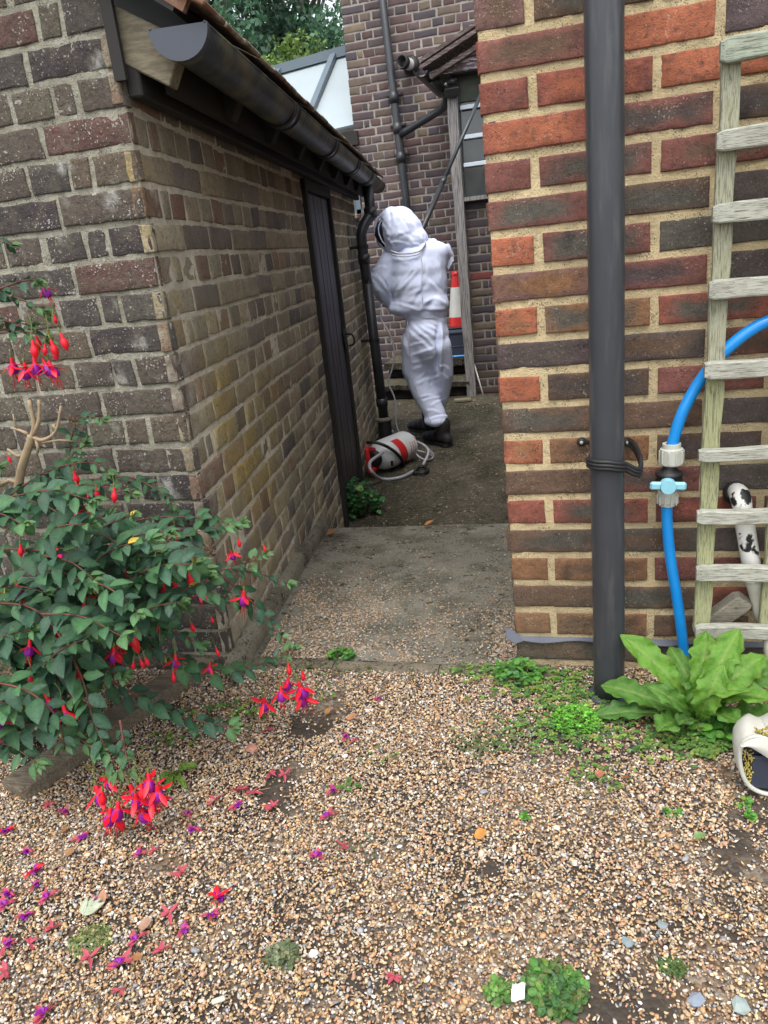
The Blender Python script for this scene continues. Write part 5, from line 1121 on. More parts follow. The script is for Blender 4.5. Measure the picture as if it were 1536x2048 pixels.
def pebbles(name, X, Y, Z, S, seed, dusty=0):
    rg = np.random.default_rng(seed); n = len(X)
    q = rg.normal(size=(n, 4)); q /= np.linalg.norm(q, axis=1)[:, None]; w, x, y, z = q.T
    R = np.stack([1 - 2 * (y * y + z * z), 2 * (x * y - z * w), 2 * (x * z + y * w), 2 * (x * y + z * w), 1 - 2 * (x * x + z * z), 2 * (y * z - x * w), 2 * (x * z - y * w), 2 * (y * z + x * w), 1 - 2 * (x * x + y * y)], -1).reshape(n, 3, 3)
    sc = np.stack([rg.uniform(.9, 1.6, n), rg.uniform(.6, 1.05, n), rg.uniform(.4, .8, n)], -1) * S[:, None]
    V = IV[None] * (1 + rg.uniform(-.24, .2, (n, 12)))[..., None] * sc[:, None]; V = np.einsum('nij,nkj->nki', R, V); V[..., 2] *= .75
    V += np.stack([X, Y, Z], -1)[:, None]
    F = (IF[None] + (np.arange(n) * 12)[:, None, None]).reshape(-1, 3)
    c = PCOL[rg.choice(len(PCOL), n, p=PPR)] * rg.uniform(.65, 1.15, n)[:, None]
    if dusty: c = c * (1 - dusty) + np.array([.20, .17, .13]) * dusty
    C = np.repeat(c, 12, 0)
    return struct(mesh_obj(name, V.reshape(-1, 3), F, M['pebble'], None, True, None, C), 'stuff')
def gravel():
    rg = np.random.default_rng(1)
    n = 205000; X = rg.uniform(-1.92, .88, n); Y = rg.uniform(.42, 1.80, n)
    # keep wide coverage, denser where it is seen
    s = soil(X, Y); keep = (rg.random(n) > np.clip((s - .36) * 2.8, 0, .95)) & ~((Y > 1.735) & (X > -.98) & (X < -.08)) & (Y < np.where(X > -.18, 1.80, 1.74)) & ~((X < -.93) & (Y > 1.70))
    X, Y = X[keep], Y[keep]; n = len(X); S = .0017 + .0028 * rg.random(n) ** 1.6 + (rg.random(n) < .015) * .003; Z = rg.uniform(-.002, .005, n) - .002 * (soil(X, Y) > .4)
    pebbles('gravel', X, Y, Z, S, 2)
    # loose stones washed on to the ramp
    n = 34000; X = rg.uniform(-1.12, -.19, n); Y = 1.80 + 1.35 * rg.random(n) ** 1.2
    d = np.exp(-((Y - 1.80) / .36) ** 2) * 1.2 + .5 * np.exp(-((X + .92) / .22) ** 2 - ((Y - 2.1) / .25) ** 2) + .45 * np.exp(-((X + .22) / .06) ** 2) * (Y < 2.6) + .025
    d = d * np.clip(.9 + 1.5 * fbm(np.stack([X, Y, 0 * X], -1), 7, 3, 9), .05, 2); d = d * np.clip(1.15 - np.exp(-((X + .33) / .12) ** 2 - ((Y - 1.9) / .3) ** 2) * 1.1, 0, 1)
    left = -.985 - (Y - 1.71) * math.tan(AL) + .06; k = (rg.random(n) < d) & (X > left); X, Y = X[k], Y[k]
    pebbles('loose_gravel', X, Y, ramp_z(X, Y) + .002, .0020 + .0026 * rg.random(len(X)), 4, .42)
    n = 900; X = rg.uniform(-2.0, -.2, n); Y = rg.uniform(3.25, 7.3, n); k = (X > -1.35 - (Y - 3.9) * .157) & (rg.random(n) < np.clip(.4 + fbm(np.stack([X, Y, 0 * X], -1), 2, 2, 3), 0, 1))
    pebbles('yard_grit', X[k], Y[k], np.full(k.sum(), ZL + .004), .003 + .006 * rg.random(k.sum()), 6, .5)
gravel()
def stone(x, y, s, col, name, label, sh=(1, .8, .35), gr=None):
    p = gnd(x, y, .006); rg = np.random.default_rng(int(x)); V = IV * (1 + rg.uniform(-.2, .2, 12))[:, None] * np.array(sh) * s; a_ = rg.uniform(0, 6); V[:, :2] = V[:, :2] @ np.array([[cos(a_), -sin(a_)], [sin(a_), cos(a_)]])
    o = mesh_obj(name, V + p, IF, mat(name, col, .7, noise=(60, .4, tuple(c * .6 for c in col)), bump=(90, .4, .002)), None, False); tag(o, label, 'stone')
stone(505, 1497, .017, (.46, .22, .16), 'pink_stone', 'rounded pink brick pebble near the dark soil patch', (1, .85, .6)); stone(1393, 2001, .014, (.24, .28, .34), 'slate_chip', 'flat blue-grey slate chip at bottom right')
stone(1256, 1885, .013, (.20, .25, .27), 'grey_stone', 'bluish grey stone chip right of the gravel middle'); stone(1325, 1850, .011, (.22, .27, .28), 'grey_stone', 'small greenish grey stone chip, upper one of two near the right'); stone(1113, 1655, .009, (.55, .52, .42), 'pale_stone', 'pale flattened stone in the middle of the gravel')
stone(967, 1583, .009, (.27, .29, .31), 'grey_stone', 'grey stone below the little weeds left of centre right'); stone(628, 1907, .010, (.78, .76, .72), 'white_stone', 'white stone beside the greyish tuft at lower middle', (1, .7, .6)); stone(690, 1512, .008, (.72, .74, .75), 'white_stone', 'white stone right of the dark soil patch', (1, .8, .6))
stone(1480, 2010, .015, (.30, .36, .34), 'grey_stone', 'greenish stone at the very bottom right')
def scrap():
    c = gnd(1037, 1985, .012); b = MB(); n = 7; X, T = np.meshgrid(np.linspace(-.5, .5, n), np.linspace(-.5, .5, n), indexing='ij'); P = np.stack([X * .020, T * .026, .006 + .004 * np.sin(X * 5) + .003 * np.cos(T * 6)], -1) + c
    b.grid(P); b.grid(P - A3(0, 0, .004), flip=True); Q = np.concatenate([P[:, 0], P[-1], P[::-1, -1], P[0, ::-1]]); b.grid(np.stack([Q, Q - A3(0, 0, .004)], 1)); tag(b.build('plastic_scrap', M['white_bit'], smooth=True), 'small crumpled white scrap between two weed tufts at the bottom', 'scrap')
    b = MB(); b.box(gnd(437, 2000, .008), (.022, .009, .006), np.array([[.87, -.5, 0], [.5, .87, 0], [0, 0, 1]]), bev=.002); tag(b.build('wood_chip', M['old_white']), 'pale splinter of wood in the gravel at the bottom', 'wood chip')
scrap()
# fallen leaves
def fallen(x, y, L, W, col, ang, label, z=0.0, name='fallen_leaf', curl=-.3):
    p = gnd(x, y, z + .010); b = MB(); d = A3(cos(ang), sin(ang), .1)
    leaves(b, [p - d * L * .5], [d], [A3(.15, -.3, 1)], L, W, col, 0, curl=curl, fold=.3, midc=.8); tag(b.build(name, M['dead_leaf'], smooth=True), label, 'leaf', 'fallen leaves')
OR = (.46, .19, .06)
for a_ in ((703, 1436, .036, .020, (.50, .24, .12), .1, 'orange-pink fallen leaf left of the gravel centre, nearest the kerb'), (960, 1670, .030, .022, (.60, .26, .05), .4, 'bright orange curled fallen leaf in the middle of the gravel'),
           (1198, 1550, .026, .017, (.42, .15, .08), .3, 'rust coloured fallen leaf below the drainpipe foot'), (1252, 1556, .030, .010, (.36, .12, .06), -1.0, 'narrow rust coloured leaf standing on edge right of another'),
           (1398, 1673, .028, .013, (.16, .32, .10), 0, 'smooth green fallen leaf on the right part of the gravel'), (130, 1662, .032, .018, (.36, .18, .06), -.5, 'curled brown leaf under the hanging flowers at the left'),
           (275, 1916, .034, .015, (.42, .19, .07), -.3, 'brown leaf beside fallen flowers at lower left'), (140, 1705, .024, .015, (.33, .17, .07), .9, 'small tan leaf left of the hanging flower cluster'), (290, 1850, .03, .02, (.42, .25, .17), .5, 'pale tan shrivelled leaf in the left of the gravel'),
           (655, 1424, .024, .014, (.42, .2, .06), 1.2, 'small brown leaf near the kerb strip'), (420, 1605, .026, .014, (.5, .26, .2), .2, 'pinkish dead leaf right of the big flower cluster'), (205, 1800, .035, .016, (.5, .25, .15), 1.9, 'tan leaf behind the grey-green one')):
    fallen(*a_)
for k, an in enumerate((.9, 1.3, 1.7, 2.2)): pass
b = MB(); c = gnd(165, 1835, .012)
for an in (.8, 1.2, 1.6, 2.0): leaves(b, [c], [A3(cos(an), sin(an), .35)], [A3(0, -.6, 1)], .042, .014, (.36, .42, .30), 0, curl=.2, fold=.3)
tag(b.build('grey_green_leaf', M['dead_leaf'], smooth=True), 'pale grey-green lobed leaf lying in the gravel at the left', 'leaf')
fallen(857, 1048, .050, .026, (.55, .22, .07), .1, 'orange leaf on the lip of the concrete ramp', ramp_z(0, 3.0)); fallen(662, 1066, .05, .03, (.45, .17, .05), .2, 'rusty leaf at the left end of the ramp lip by the wall', ramp_z(0, 3.0))
# twigs
b = MB()
for i in range(70):
    x, y = random.uniform(0, 800), random.uniform(1400, 2030); p = gnd(x, y, .009); a_ = random.uniform(0, 6); l = random.uniform(.01, .03); b.tube([p, p + A3(cos(a_) * l, sin(a_) * l, .002)], .0006, 5)
struct(b.build('twig_litter', M['dry_stem']), 'stuff')
# fallen flowers
def ff_mesh(seed, wilt):
    rg = random.Random(seed); b = MB(); n = rg.randint(3, 4); base = rg.uniform(0, 6)
    for k in range(n):
        a_ = base + k * rg.uniform(.9, 1.7); d = unit(A3(cos(a_), sin(a_), rg.uniform(-.1, .5))); leaves(b, [A3(0, 0, .006)], [d], [A3(rg.uniform(-.5, .5), rg.uniform(-.5, .5), 1)], rg.uniform(.016, .027), .008, (1, 1, 1), 0, curl=rg.uniform(-.4, .5), fold=.4, petiole=0)
    if wilt < 2:
        for k in range(5):
            a_ = base + 1 + k * .5; d = unit(A3(cos(a_), sin(a_), rg.uniform(.1, .8))); leaves(b, [A3(0, 0, .006)], [d], [A3(rg.uniform(-.5, .5), 0, 1)], .012, .011, (1, 1, 1), 1, curl=.4, fold=.5, petiole=0)
    a_ = base + 3; b.tube([A3(0, 0, .006), A3(.008 * cos(a_), .008 * sin(a_), .008), A3(.016 * cos(a_), .016 * sin(a_), .007)], [.0015, .003, .0018], 7, mi=0)
    for k in range(3): q = A3(cos(a_ + 3 + k * .3), sin(a_ + 3 + k * .3), .1) * .02; b.tube([A3(0, 0, .006), q + A3(0, 0, .006)], .0005, 4, mi=0)
    o = b.build('fallen_flower', [M['fl_pink'] if wilt else M['fl_red'], M['fl_pur']], None, True); me = o.data; off = o.location.copy()
    for v in me.vertices: v.co = v.co + off
    bpy.data.objects.remove(o); return me
FF = {w: [ff_mesh(40 + w * 5 + i, w) for i in range(3)] for w in (0, 1, 2)}
def fallen_flowers():
    rg = random.Random(9)
    L = [(0, 70, 1745, 1.2), (0, 432, 1800, 1.25), (1, 422, 1835, 1), (1, 365, 1862, 1), (1, 240, 1935, 1.2), (1, 275, 1885, 1), (1, 635, 1717, 1.05), (1, 655, 1637, 1), (1, 663, 1583, .9), (1, 388, 1660, 1), (1, 475, 1612, 1), (1, 375, 1632, .8), (2, 545, 1618, 1), (2, 430, 1605, 1.1), (2, 480, 1585, 1.2), (2, 505, 1588, 1),
         (1, 60, 1705, 1), (1, 98, 1800, 1.1), (1, 70, 1775, .9), (1, 20, 1790, 1), (0, 12, 1665, 1), (1, 125, 1630, 1), (1, 165, 1675, 1), (1, 10, 1815, 1), (1, 50, 1835, 1), (2, 105, 1860, .9), (1, 15, 1895, 1.1), (1, 88, 2035, 1.2), (2, 310, 1705, .8), (1, 280, 1710, .8), (2, 365, 1750, 1), (2, 325, 1905, 1), (2, 180, 1920, .9), (2, 240, 1985, .7), (2, 790, 1957, .9), (2, 690, 1695, .8), (1, 690, 1478, 1), (2, 710, 1485, .8), (1, 755, 1402, .8), (2, 535, 1465, 1), (2, 540, 1550, .9), (2, 570, 1552, .8), (2, 15, 1945, 1), (2, 60, 1890, .8), (2, 340, 1830, .9), (1, 445, 1455, .5), (2, 100, 1610, .9), (1, 195, 1805, .7)]
    lb = {(0, 0): 'bright red fallen fuchsia flower, larger of the fresh ones at far left of the gravel'}
    for i, (w, x, y, s) in enumerate(L):
        o = bpy.data.objects.new('fallen_flower', FF[w][i % 3]); COL.objects.link(o); o.location = gnd(x, y, .004).tolist(); k = s * 1.0; o.scale = (k, k, k); o.rotation_euler = (rg.uniform(-.2, .2), rg.uniform(-.2, .2), rg.uniform(0, 6))
        side = 'at the left edge' if x < 130 else 'left of the hanging flower cluster' if x < 200 else 'under the bush side' if x < 340 else 'in the left middle' if x < 520 else 'near the dark soil patch' if x < 600 else 'toward the centre'
        row = 'close to the kerb' if y < 1500 else 'beside the soil patch level' if y < 1620 else 'in the upper gravel' if y < 1720 else 'halfway down the gravel' if y < 1840 else 'low in the gravel' if y < 1950 else 'at the very bottom'
        st_ = ('fresh bright red', 'crimson and purple crumpled', 'faded pink shrivelled')[w]
        tag(o, f'{st_} fallen flower {side}, {row}', 'fallen flower', 'fuchsia flowers fallen on the gravel')
fallen_flowers()
# canvas bag
def bag():
    c = gnd(1530, 1600, 0); t = thing('canvas_bag', c.tolist(), 'pale canvas bag lying open with yellow strands and navy lining at the right edge', 'bag')
    Y = c[1]; loop = [at(x, y, Y) for x, y in ((1536, 1478), (1512, 1473), (1492, 1480), (1481, 1497), (1480, 1525), (1488, 1555), (1503, 1575), (1530, 1587), (1570, 1590), (1610, 1570), (1620, 1520), (1600, 1480), (1565, 1470), (1536, 1478))]
    b = MB(); b.tube(loop, .0045, 10, cap=False, smooth_n=5); L = cr(np.array(loop), 5); cen = L.mean(0)
    rings = []
    for k, (s, dy) in enumerate(((1, 0), (1.08, .008), (1.12, .03), (1.06, .06), (.85, .085), (.45, .1), (.02, .105))):
        R_ = cen + (L - cen) * s + A3(0, dy, 0); R_[:, 2] = np.maximum(R_[:, 2] + .002 * np.sin(np.arange(len(L)) * .7 + k), .004); rings.append(R_)
    b.grid(np.array(rings)); b.build('canvas', M['cloth_bag'], t, True)
    b = MB(); fl = [cen + (p - cen) * .98 for p in L]; 
    top = np.array([at(x, y, Y - .006) for x, y in ((1480, 1490), (1495, 1481), (1515, 1476), (1540, 1477), (1570, 1474))]); bot = np.array([at(x, y, Y - .012) for x, y in ((1484, 1492), (1500, 1495), (1520, 1506), (1545, 1522), (1575, 1535))])
    T = cr(top, 4); Bq = cr(bot, 4); b.grid(np.array([lerp(T, Bq, k) + A3(0, -.006 * math.sin(pi * k), 0) for k in np.linspace(0, 1, 6)])); b.build('flap', M['cloth_bag'], t, True)
    b = MB(); b.add(np.vstack([cen + A3(0, .02, 0), L + A3(0, .012, 0)]), [(0, i + 1, i + 2) for i in range(len(L) - 1)]); b.box(at(1535, 1545, Y + .006), (.065, .01, .075), bev=.004); b.build('lining', M['navy'], t)
    b = MB(); rg = random.Random(2)
    for i in range(60):
        p = at(rg.uniform(1489, 1503), rg.uniform(1497, 1562), Y + .002); b.tube([p, p + A3(rg.uniform(-.006, .006), -.004, rg.uniform(-.012, .012))], .0011, 5)
    for i in range(26):
        p = at(rg.uniform(1512, 1545), rg.uniform(1456, 1474), Y + rg.uniform(0, .01)); b.tube([p, p + A3(rg.uniform(-.006, .006), -.003, rg.uniform(-.005, .008))], .002, 6)
    struct(b.build('yellow_strands', M['straw'], t, True), 'stuff')
bag()

# ------------------------------------------------------------------ sprayer
def sprayer():
    r = .108; A = A3(*gnd(757, 950, ZL)[:2], ZL + r + .004); B = A3(*gnd(822, 918, ZL)[:2], ZL + r + .002)
    A = at(762, 925, 4.82); B = at(812, 903, 5.12); A[2] = ZL + r + .01; B[2] = ZL + r
    d = unit(B - A); L = .40; A = B - d * L + A3(0, 0, 0)
    t = thing('pressure_sprayer', (*((A + B) / 2)[:2], ZL), 'white and red pressure sprayer lying on its side with coiled grey hose', 'sprayer')
    b = MB(); b.lathe([(0, .02), (r * .85, .02), (r * .95, .0), (r, -.015), (r, -.27), (r * .93, -.31), (r * .72, -.345), (r * .52, -.36), (r * .50, -.40), (r * .38, -.40), (r * .36, -.36), (0, -.36)], B, d, 40)
    b.build('tank', M['tank'], t, True)
    u = unit(np.cross(d, A3(0, 0, 1))); v = np.cross(u, d)
    b = MB()      # red label band wrapped on the side seen by the camera
    aa = np.linspace(-1.15, .95, 24); base = B - d * .17
    def cyl(a_, h, rr): return base + d * h + (cos(a_) * A3(*vv) + sin(a_) * A3(*ww)) * rr
    vv, ww = -v * 0 + unit(A3(0, -1, 0) - d * (A3(0, -1, 0) @ d)), np.cross(d, unit(A3(0, -1, 0) - d * (A3(0, -1, 0) @ d)))
    b.grid(np.array([[cyl(a_, h + .035 * a_, r + .0015) for a_ in aa] for h in np.linspace(-.055, .03, 5)])); b.build('red_label', M['red_plastic'], t, True)
    b = MB()
    for k in range(6):
        for j in range(3):
            a0 = -.55 + k * .17; b.grid(np.array([[cyl(a_, .075 + j * .028 + h, r + .0018) for a_ in np.linspace(a0, a0 + .10 + .02 * ((k + j) % 3), 4)] for h in (0, .010)]))
    b.build('lettering', mat('pink_print', (.55, .16, .16), .5), t, True)
    b = MB(); nk = B - d * .385; b.lathe([(r * .55, -.0), (r * .55, -.03), (r * .3, -.035), (0, -.035)], nk, d, 24, mi=0); b.build('neck_cap', M['black_rubber'], t, True)
    b = MB(); h0 = B - d * .46; s_ = unit(ww + vv * .2)
    for a_, c_ in ((h0 - s_ * .085, h0 + s_ * .085), (h0 - s_ * .085, nk - s_ * .06), (h0 + s_ * .085, nk + s_ * .06), (nk - s_ * .075 + d * .0, nk + s_ * .075)): b.beam(a_, c_, .034, .026, up=vv, bev=.006)
    b.build('pump_handle', M['red_plastic'], t)
    b = MB(); lp = [cyl(a_, -.09 + .16 * math.sin(a_ * .8) , r + .012) for a_ in np.linspace(-1.9, 1.6, 14)]; b.tube(lp, .011, 10, smooth_n=4); b.build('strap', M['black_rubber'], t, True)
    b = MB(); b.box(cyl(.35, -.155, r * .98), (.012, .012, .035), np.array([vv, d, ww]).T @ np.eye(3)); b.build('valve', M['black_rubber'], t)
    g = lambda x, y, h=.012: gnd(x, y, ZL + h)
    b = MB(); b.tube([nk + vv * .07 + A3(0, 0, .05), at(740, 925, 4.55), at(745, 945, 4.5), g(765, 958), g(800, 955), g(828, 942)], .011, 12, smooth_n=6); b.build('feed_hose', M['hose'], t, True)
    b = MB(); R_ = []
    for x, y in ((828, 946), (836, 935), (850, 934), (856, 940), (847, 946), (835, 946), (828, 946)): R_.append(g(x, y, .02))
    b.tube(R_, .011, 10, smooth_n=4); b.build('trigger', M['black_rubber'], t, True)
    b = MB()
    b.tube([g(846, 930, .02), at(857, 905, 5.0), at(850, 892, 5.1), at(830, 882, 5.2), at(818, 884, 5.2)], .009, 10, smooth_n=6)
    b.tube([B + d * .02 + A3(0, 0, .02), at(840, 915, 5.05), g(862, 918), g(866, 907), at(850, 893, 5.15), at(828, 886, 5.2), at(820, 890, 5.15)], .006, 8, smooth_n=6)
    b.tube([B + d * .02, at(833, 900, 5.1), at(850, 905, 5.1), g(866, 912), at(855, 896, 5.15), at(838, 889, 5.2), B + A3(0, .05, .06)], .006, 8, smooth_n=6)
    b.build('hose_coil', M['hose'], t, True)
    b = MB(); b.tube([A3(*B) + A3(-.1, .06, .10), at(790, 880, 5.3), at(768, 870, 5.35), at(757, 868, 5.4), at(752, 878, 5.4)], .006, 8, smooth_n=6)
    b.build('tail_hose', M['hose'], t, True)
    return B
SB = sprayer()
# thin hose from the sprayer up to the lance
def thin_hose():
    P = [SB + A3(-.02, .08, .08), at(830, 875, 5.3), at(805, 870, 5.35), at(793, 850, 5.35), at(790, 800, 5.35), at(777, 765, 5.35), at(785, 735, 5.35), at(788, 700, 5.35), at(778, 665, 5.35), at(763, 640, 5.38), at(762, 615, 5.40), at(766, 605, 5.5)]
    b = MB(); b.tube(P, .0058, 10, smooth_n=8); tag(b.build('spray_hose', M['hose'], smooth=True), 'thin grey hose rising from the sprayer to the person at the left of the legs', 'hose')
thin_hose()

# ------------------------------------------------------------------ person
def remesh(b, vox, smooth_it=4):
    o = b.build('tmp', M['white_cloth'], None, False); m = o.modifiers.new('r', 'REMESH'); m.mode = 'VOXEL'; m.voxel_size = vox
    s = o.modifiers.new('s', 'SMOOTH'); s.iterations = smooth_it; s.factor = .5
    dg = bpy.context.evaluated_depsgraph_get(); dg.update(); e = o.evaluated_get(dg); me = e.to_mesh()
    V = np.empty(len(me.vertices) * 3); me.vertices.foreach_get('co', V); V = V.reshape(-1, 3) + np.array(o.location)
    Nn = np.empty(len(me.vertices) * 3); me.vertices.foreach_get('normal', Nn); Nn = Nn.reshape(-1, 3); F = [list(p.vertices) for p in me.polygons]
    e.to_mesh_clear(); bpy.data.objects.remove(o); return V, F, Nn
def cap_(b, p0, r0, p1, r1, n=10):
    p0, p1 = np.asarray(p0), np.asarray(p1)
    for t in np.linspace(0, 1, n): b.sphere(lerp(p0, p1, t), lerp(r0, r1, t), nu=16, nv=10)
YP = 5.5
def pp(x, y, dy=0.0): return at(x, y, YP + dy)
FOLDS = [(600, 780, 490, 960, 22, 1), (690, 715, 500, 900, 20, .9), (755, 770, 600, 1010, 26, 1.1), (780, 800, 905, 975, 24, 1.1), (560, 650, 700, 605, 18, .7), (440, 610, 620, 650, 22, .8), (480, 1015, 700, 1075, 20, 1), (700, 1075, 940, 1060, 22, 1.1),
    (825, 960, 690, 1075, 24, 1.5), (830, 955, 945, 1010, 20, 1.2), (740, 600, 735, 790, 14, .7), (800, 650, 870, 860, 20, .7), (870, 560, 915, 800, 18, .7), (640, 700, 560, 800, 16, .7), (520, 720, 470, 860, 18, .7), (860, 880, 930, 960, 16, .8), (600, 930, 780, 880, 24, .8),
    (310, 745, 430, 905, 16, 1), (430, 905, 455, 1020, 14, 1), (262, 720, 420, 690, 20, .9), (270, 800, 380, 980, 24, .9), (330, 860, 440, 1000, 20, .7), (250, 760, 330, 800, 16, .7), (400, 640, 360, 740, 20, .7),
    (590, 1120, 690, 1112, 10, .8), (640, 1150, 890, 1215, 16, .9), (620, 1150, 880, 1260, 18, 1.1), (600, 1155, 870, 1320, 20, 1.2), (585, 1170, 850, 1400, 22, 1.2), (575, 1240, 820, 1450, 20, .9), (700, 1140, 930, 1170, 14, .7), (880, 1230, 858, 1640, 20, -5.5), (905, 1200, 930, 1500, 22, .8),
    (625, 1390, 760, 1355, 16, .8), (640, 1470, 850, 1420, 18, 1), (650, 1540, 845, 1490, 16, .9), (640, 1615, 790, 1560, 18, .6), (700, 1690, 860, 1600, 14, .8), (670, 1730, 880, 1670, 16, 1.1), (760, 1775, 885, 1700, 14, .9), (700, 1845, 850, 1830, 15, .7), (720, 1880, 920, 1850, 14, .9),
    (810, 1925, 950, 1870, 14, .8), (760, 1960, 900, 1985, 14, .8), (790, 2040, 990, 2010, 14, 1.2), (880, 1560, 960, 1600, 16, .8), (880, 1640, 960, 1690, 16, .9), (740, 1450, 700, 1640, 22, .6), (800, 1640, 760, 1760, 20, .7), (770, 1240, 640, 1290, 22, .5), (560, 1300, 600, 1480, 18, .7)]
HFOLDS = [(425, 150, 370, 260, 22, 1.2), (425, 150, 450, 330, 18, -1), (440, 180, 560, 300, 26, 1), (520, 200, 640, 330, 24, .8), (560, 250, 620, 420, 20, -.9), (620, 260, 700, 420, 22, 1), (370, 300, 420, 420, 18, .9), (470, 330, 430, 460, 20, .8), (520, 380, 640, 470, 20, .8), (640, 400, 740, 450, 18, 1), (450, 470, 620, 500, 18, .9), (640, 480, 720, 520, 16, .9), (400, 420, 480, 520, 16, .8), (700, 360, 740, 430, 14, .8), (500, 440, 600, 400, 18, -.6)]
def folds(px_, py_, L, org, sc):
    w = np.zeros_like(px_); X = (px_ - org[0]) / sc; Y = (py_ - org[1]) / sc; P = np.stack([X, Y, 0 * X], -1) * .004
    X = X + 16 * fbm(P, 2.0, 2, 51); Y = Y + 16 * fbm(P, 2.0, 2, 52)
    for (x0, y0, x1, y1, wd, a_) in L:
        dx, dy = x1 - x0, y1 - y0; ln = math.hypot(dx, dy); t = ((X - x0) * dx + (Y - y0) * dy) / ln ** 2; d = ((X - x0) * dy - (Y - y0) * dx) / ln - 10 * np.sin(t * 3)
        e = np.exp(-np.clip(np.abs(t - .5) - .32, 0, 9) ** 2 / .03); u = d / (wd * .8)
        w += a_ * .0046 * e * (np.exp(-u * u) - .75 * np.exp(-((u - 1.5) / 1.1) ** 2))
    return w
def sh3(V, sc, seed): return np.clip(1 - np.abs(fbm(V * A3(1, 1, .6), sc, 2, seed)) * 3.0, -.3, 1)
def person():
    t = thing('person', (*pp(870, 870)[:2], ZL), 'person in a white hooded protective suit seen from behind, holding a long lance', 'person')
    b = MB()
    # torso: pelvis, waist, bloused jacket, chest, shoulders
    b.sphere(pp(853, 668), (.172, .155, .16)); b.sphere(pp(862, 692), (.150, .15, .13))
    b.sphere(pp(852, 634, 0), (.172, .135, .11)); b.sphere(pp(838, 600), (.205, .165, .125)); b.sphere(pp(834, 570), (.208, .165, .17)); b.sphere(pp(834, 538), (.205, .155, .17)); b.sphere(pp(836, 512), (.175, .13, .115))
    b.sphere(pp(826, 612), (.19, .15, .075)); b.sphere(pp(868, 605), (.11, .14, .10))
    cap_(b, pp(797, 522, .03), .095, pp(868, 508, .02), .095, 8); b.sphere(pp(877, 517, .03), (.072, .09, .12)); b.sphere(pp(873, 560, .02), (.080, .12, .22))
    # left arm: bagging sleeve, forearm reaches forward
    cap_(b, pp(788, 524, .03), .105, pp(766, 562, .0), .108, 8); cap_(b, pp(766, 568, .0), .106, pp(782, 590, .06), .100, 6); cap_(b, pp(782, 588, .06), .100, pp(815, 604, .04), .09, 6); cap_(b, pp(752, 560, .02), .066, pp(778, 512, .32), .055, 10)
    # right arm
    cap_(b, pp(880, 504, .02), .070, pp(893, 514, .12), .060, 8); cap_(b, pp(893, 512, .12), .055, pp(866, 487, .36), .042, 10)
    # legs
    cap_(b, pp(838, 685, .02), .138, pp(835, 738, .06), .122, 10); cap_(b, pp(835, 738, .06), .116, pp(847, 780, .04), .098, 8); cap_(b, pp(847, 780, .04), .098, pp(872, 832, 0), .082, 8); b.sphere(pp(872, 840), (.100, .10, .055))
    cap_(b, pp(878, 692, -.02), .096, pp(884, 745, .05), .092, 10); cap_(b, pp(884, 745, .05), .092, pp(880, 790, .14), .080, 8); cap_(b, pp(880, 790, .14), .080, pp(866, 832, .28), .075, 8)
    b.sphere(pp(835, 500, .02), (.10, .09, .10))
    V, F, Nn = remesh(b, .0085, 22)
    # folds
    Q = (V - pp(850, 640)); x, z = Q[:, 0], Q[:, 2]
    def ridge(P, sc, seed): return 1 - np.abs(fbm(P, sc, 2, seed)) * 2.2
    rot = lambda a_: np.stack([x * cos(a_) + z * sin(a_), Q[:, 1], (-x * sin(a_) + z * cos(a_))], -1)
    up = np.clip(z / .25, 0, 1); dn = np.clip(-z / .15, 0, 1)
    R3 = V - EYE; cv = R3 @ MC; PX = cv[:, 0] / cv[:, 2] * FPX + 768; PY = cv[:, 1] / cv[:, 2] * FPX + 1024
    w = folds(PX, PY, FOLDS, (680, 380), .2246)
    w = w + .003 * (sh3(V, 6, 3) * up + sh3(V, 8, 7) * dn) + .0008 * fbm(V, 30, 2, 14)
    wst = np.exp(-((z - .012) / .026) ** 2); w = w - wst * .010 + np.exp(-((z - .075) / .04) ** 2) * .010
    side = np.exp(-((x + .115 - .0 * z) / .006) ** 2) * (z < 0); w = w - side * .002
    V = V + Nn * (w - .004)[:, None]
    mesh_obj('body', V, F, M['white_cloth'], t, True)
    # seams (trouser and sleeve)
    s = MB(); 
    # hood
    b = MB(); b.sphere(pp(806, 466, .02), (.152, .16, .155)); b.sphere(pp(800, 452, .02), (.135, .15, .135)); b.sphere(pp(784, 436, .04), (.075, .11, .080)); b.sphere(pp(830, 482), (.105, .12, .10)); b.sphere(pp(845, 496, -.0), (.055, .09, .05)); b.sphere(pp(800, 492, .02), (.12, .12, .07)); cap_(b, pp(778, 430, .04), .035, pp(776, 423, .04), .020, 4)
    V, F, Nn = remesh(b, .0075, 14); Q = V - pp(800, 455); x, z = Q[:, 0], Q[:, 2]
    P1 = np.stack([x * cos(.8) - z * sin(.8), Q[:, 1], x * sin(.8) + z * cos(.8)], -1)
    cv = (V - EYE) @ MC; w = folds(cv[:, 0] / cv[:, 2] * FPX + 768, cv[:, 1] / cv[:, 2] * FPX + 1024, HFOLDS, (680, 380), .2246) + .002 * sh3(V, 9, 8)
    hood = mesh_obj('hood', V + Nn * (w - .004)[:, None], F, M['white_cloth'], t, True)
    zl = [pp(782, 502, -.10), pp(800, 507, -.14), pp(822, 506, -.15), pp(838, 502, -.14), pp(846, 494, -.12), pp(852, 482, -.09)]
    s = MB(); s.tube(zl, .006, 8, smooth_n=5); s.tube([q + A3(-.004, .0, -.018) for q in zl], .005, 8, smooth_n=5); s.build('zip_rim', M['piping'], hood, True)
    # veil: black mesh dome at the front-left with a pale hoop
    b = MB(); b.sphere(pp(776, 468, .09), (.095, .13, .115)); b.sphere(pp(782, 482, .06), (.085, .10, .075)); b.build('veil', M['veil'], hood, True)
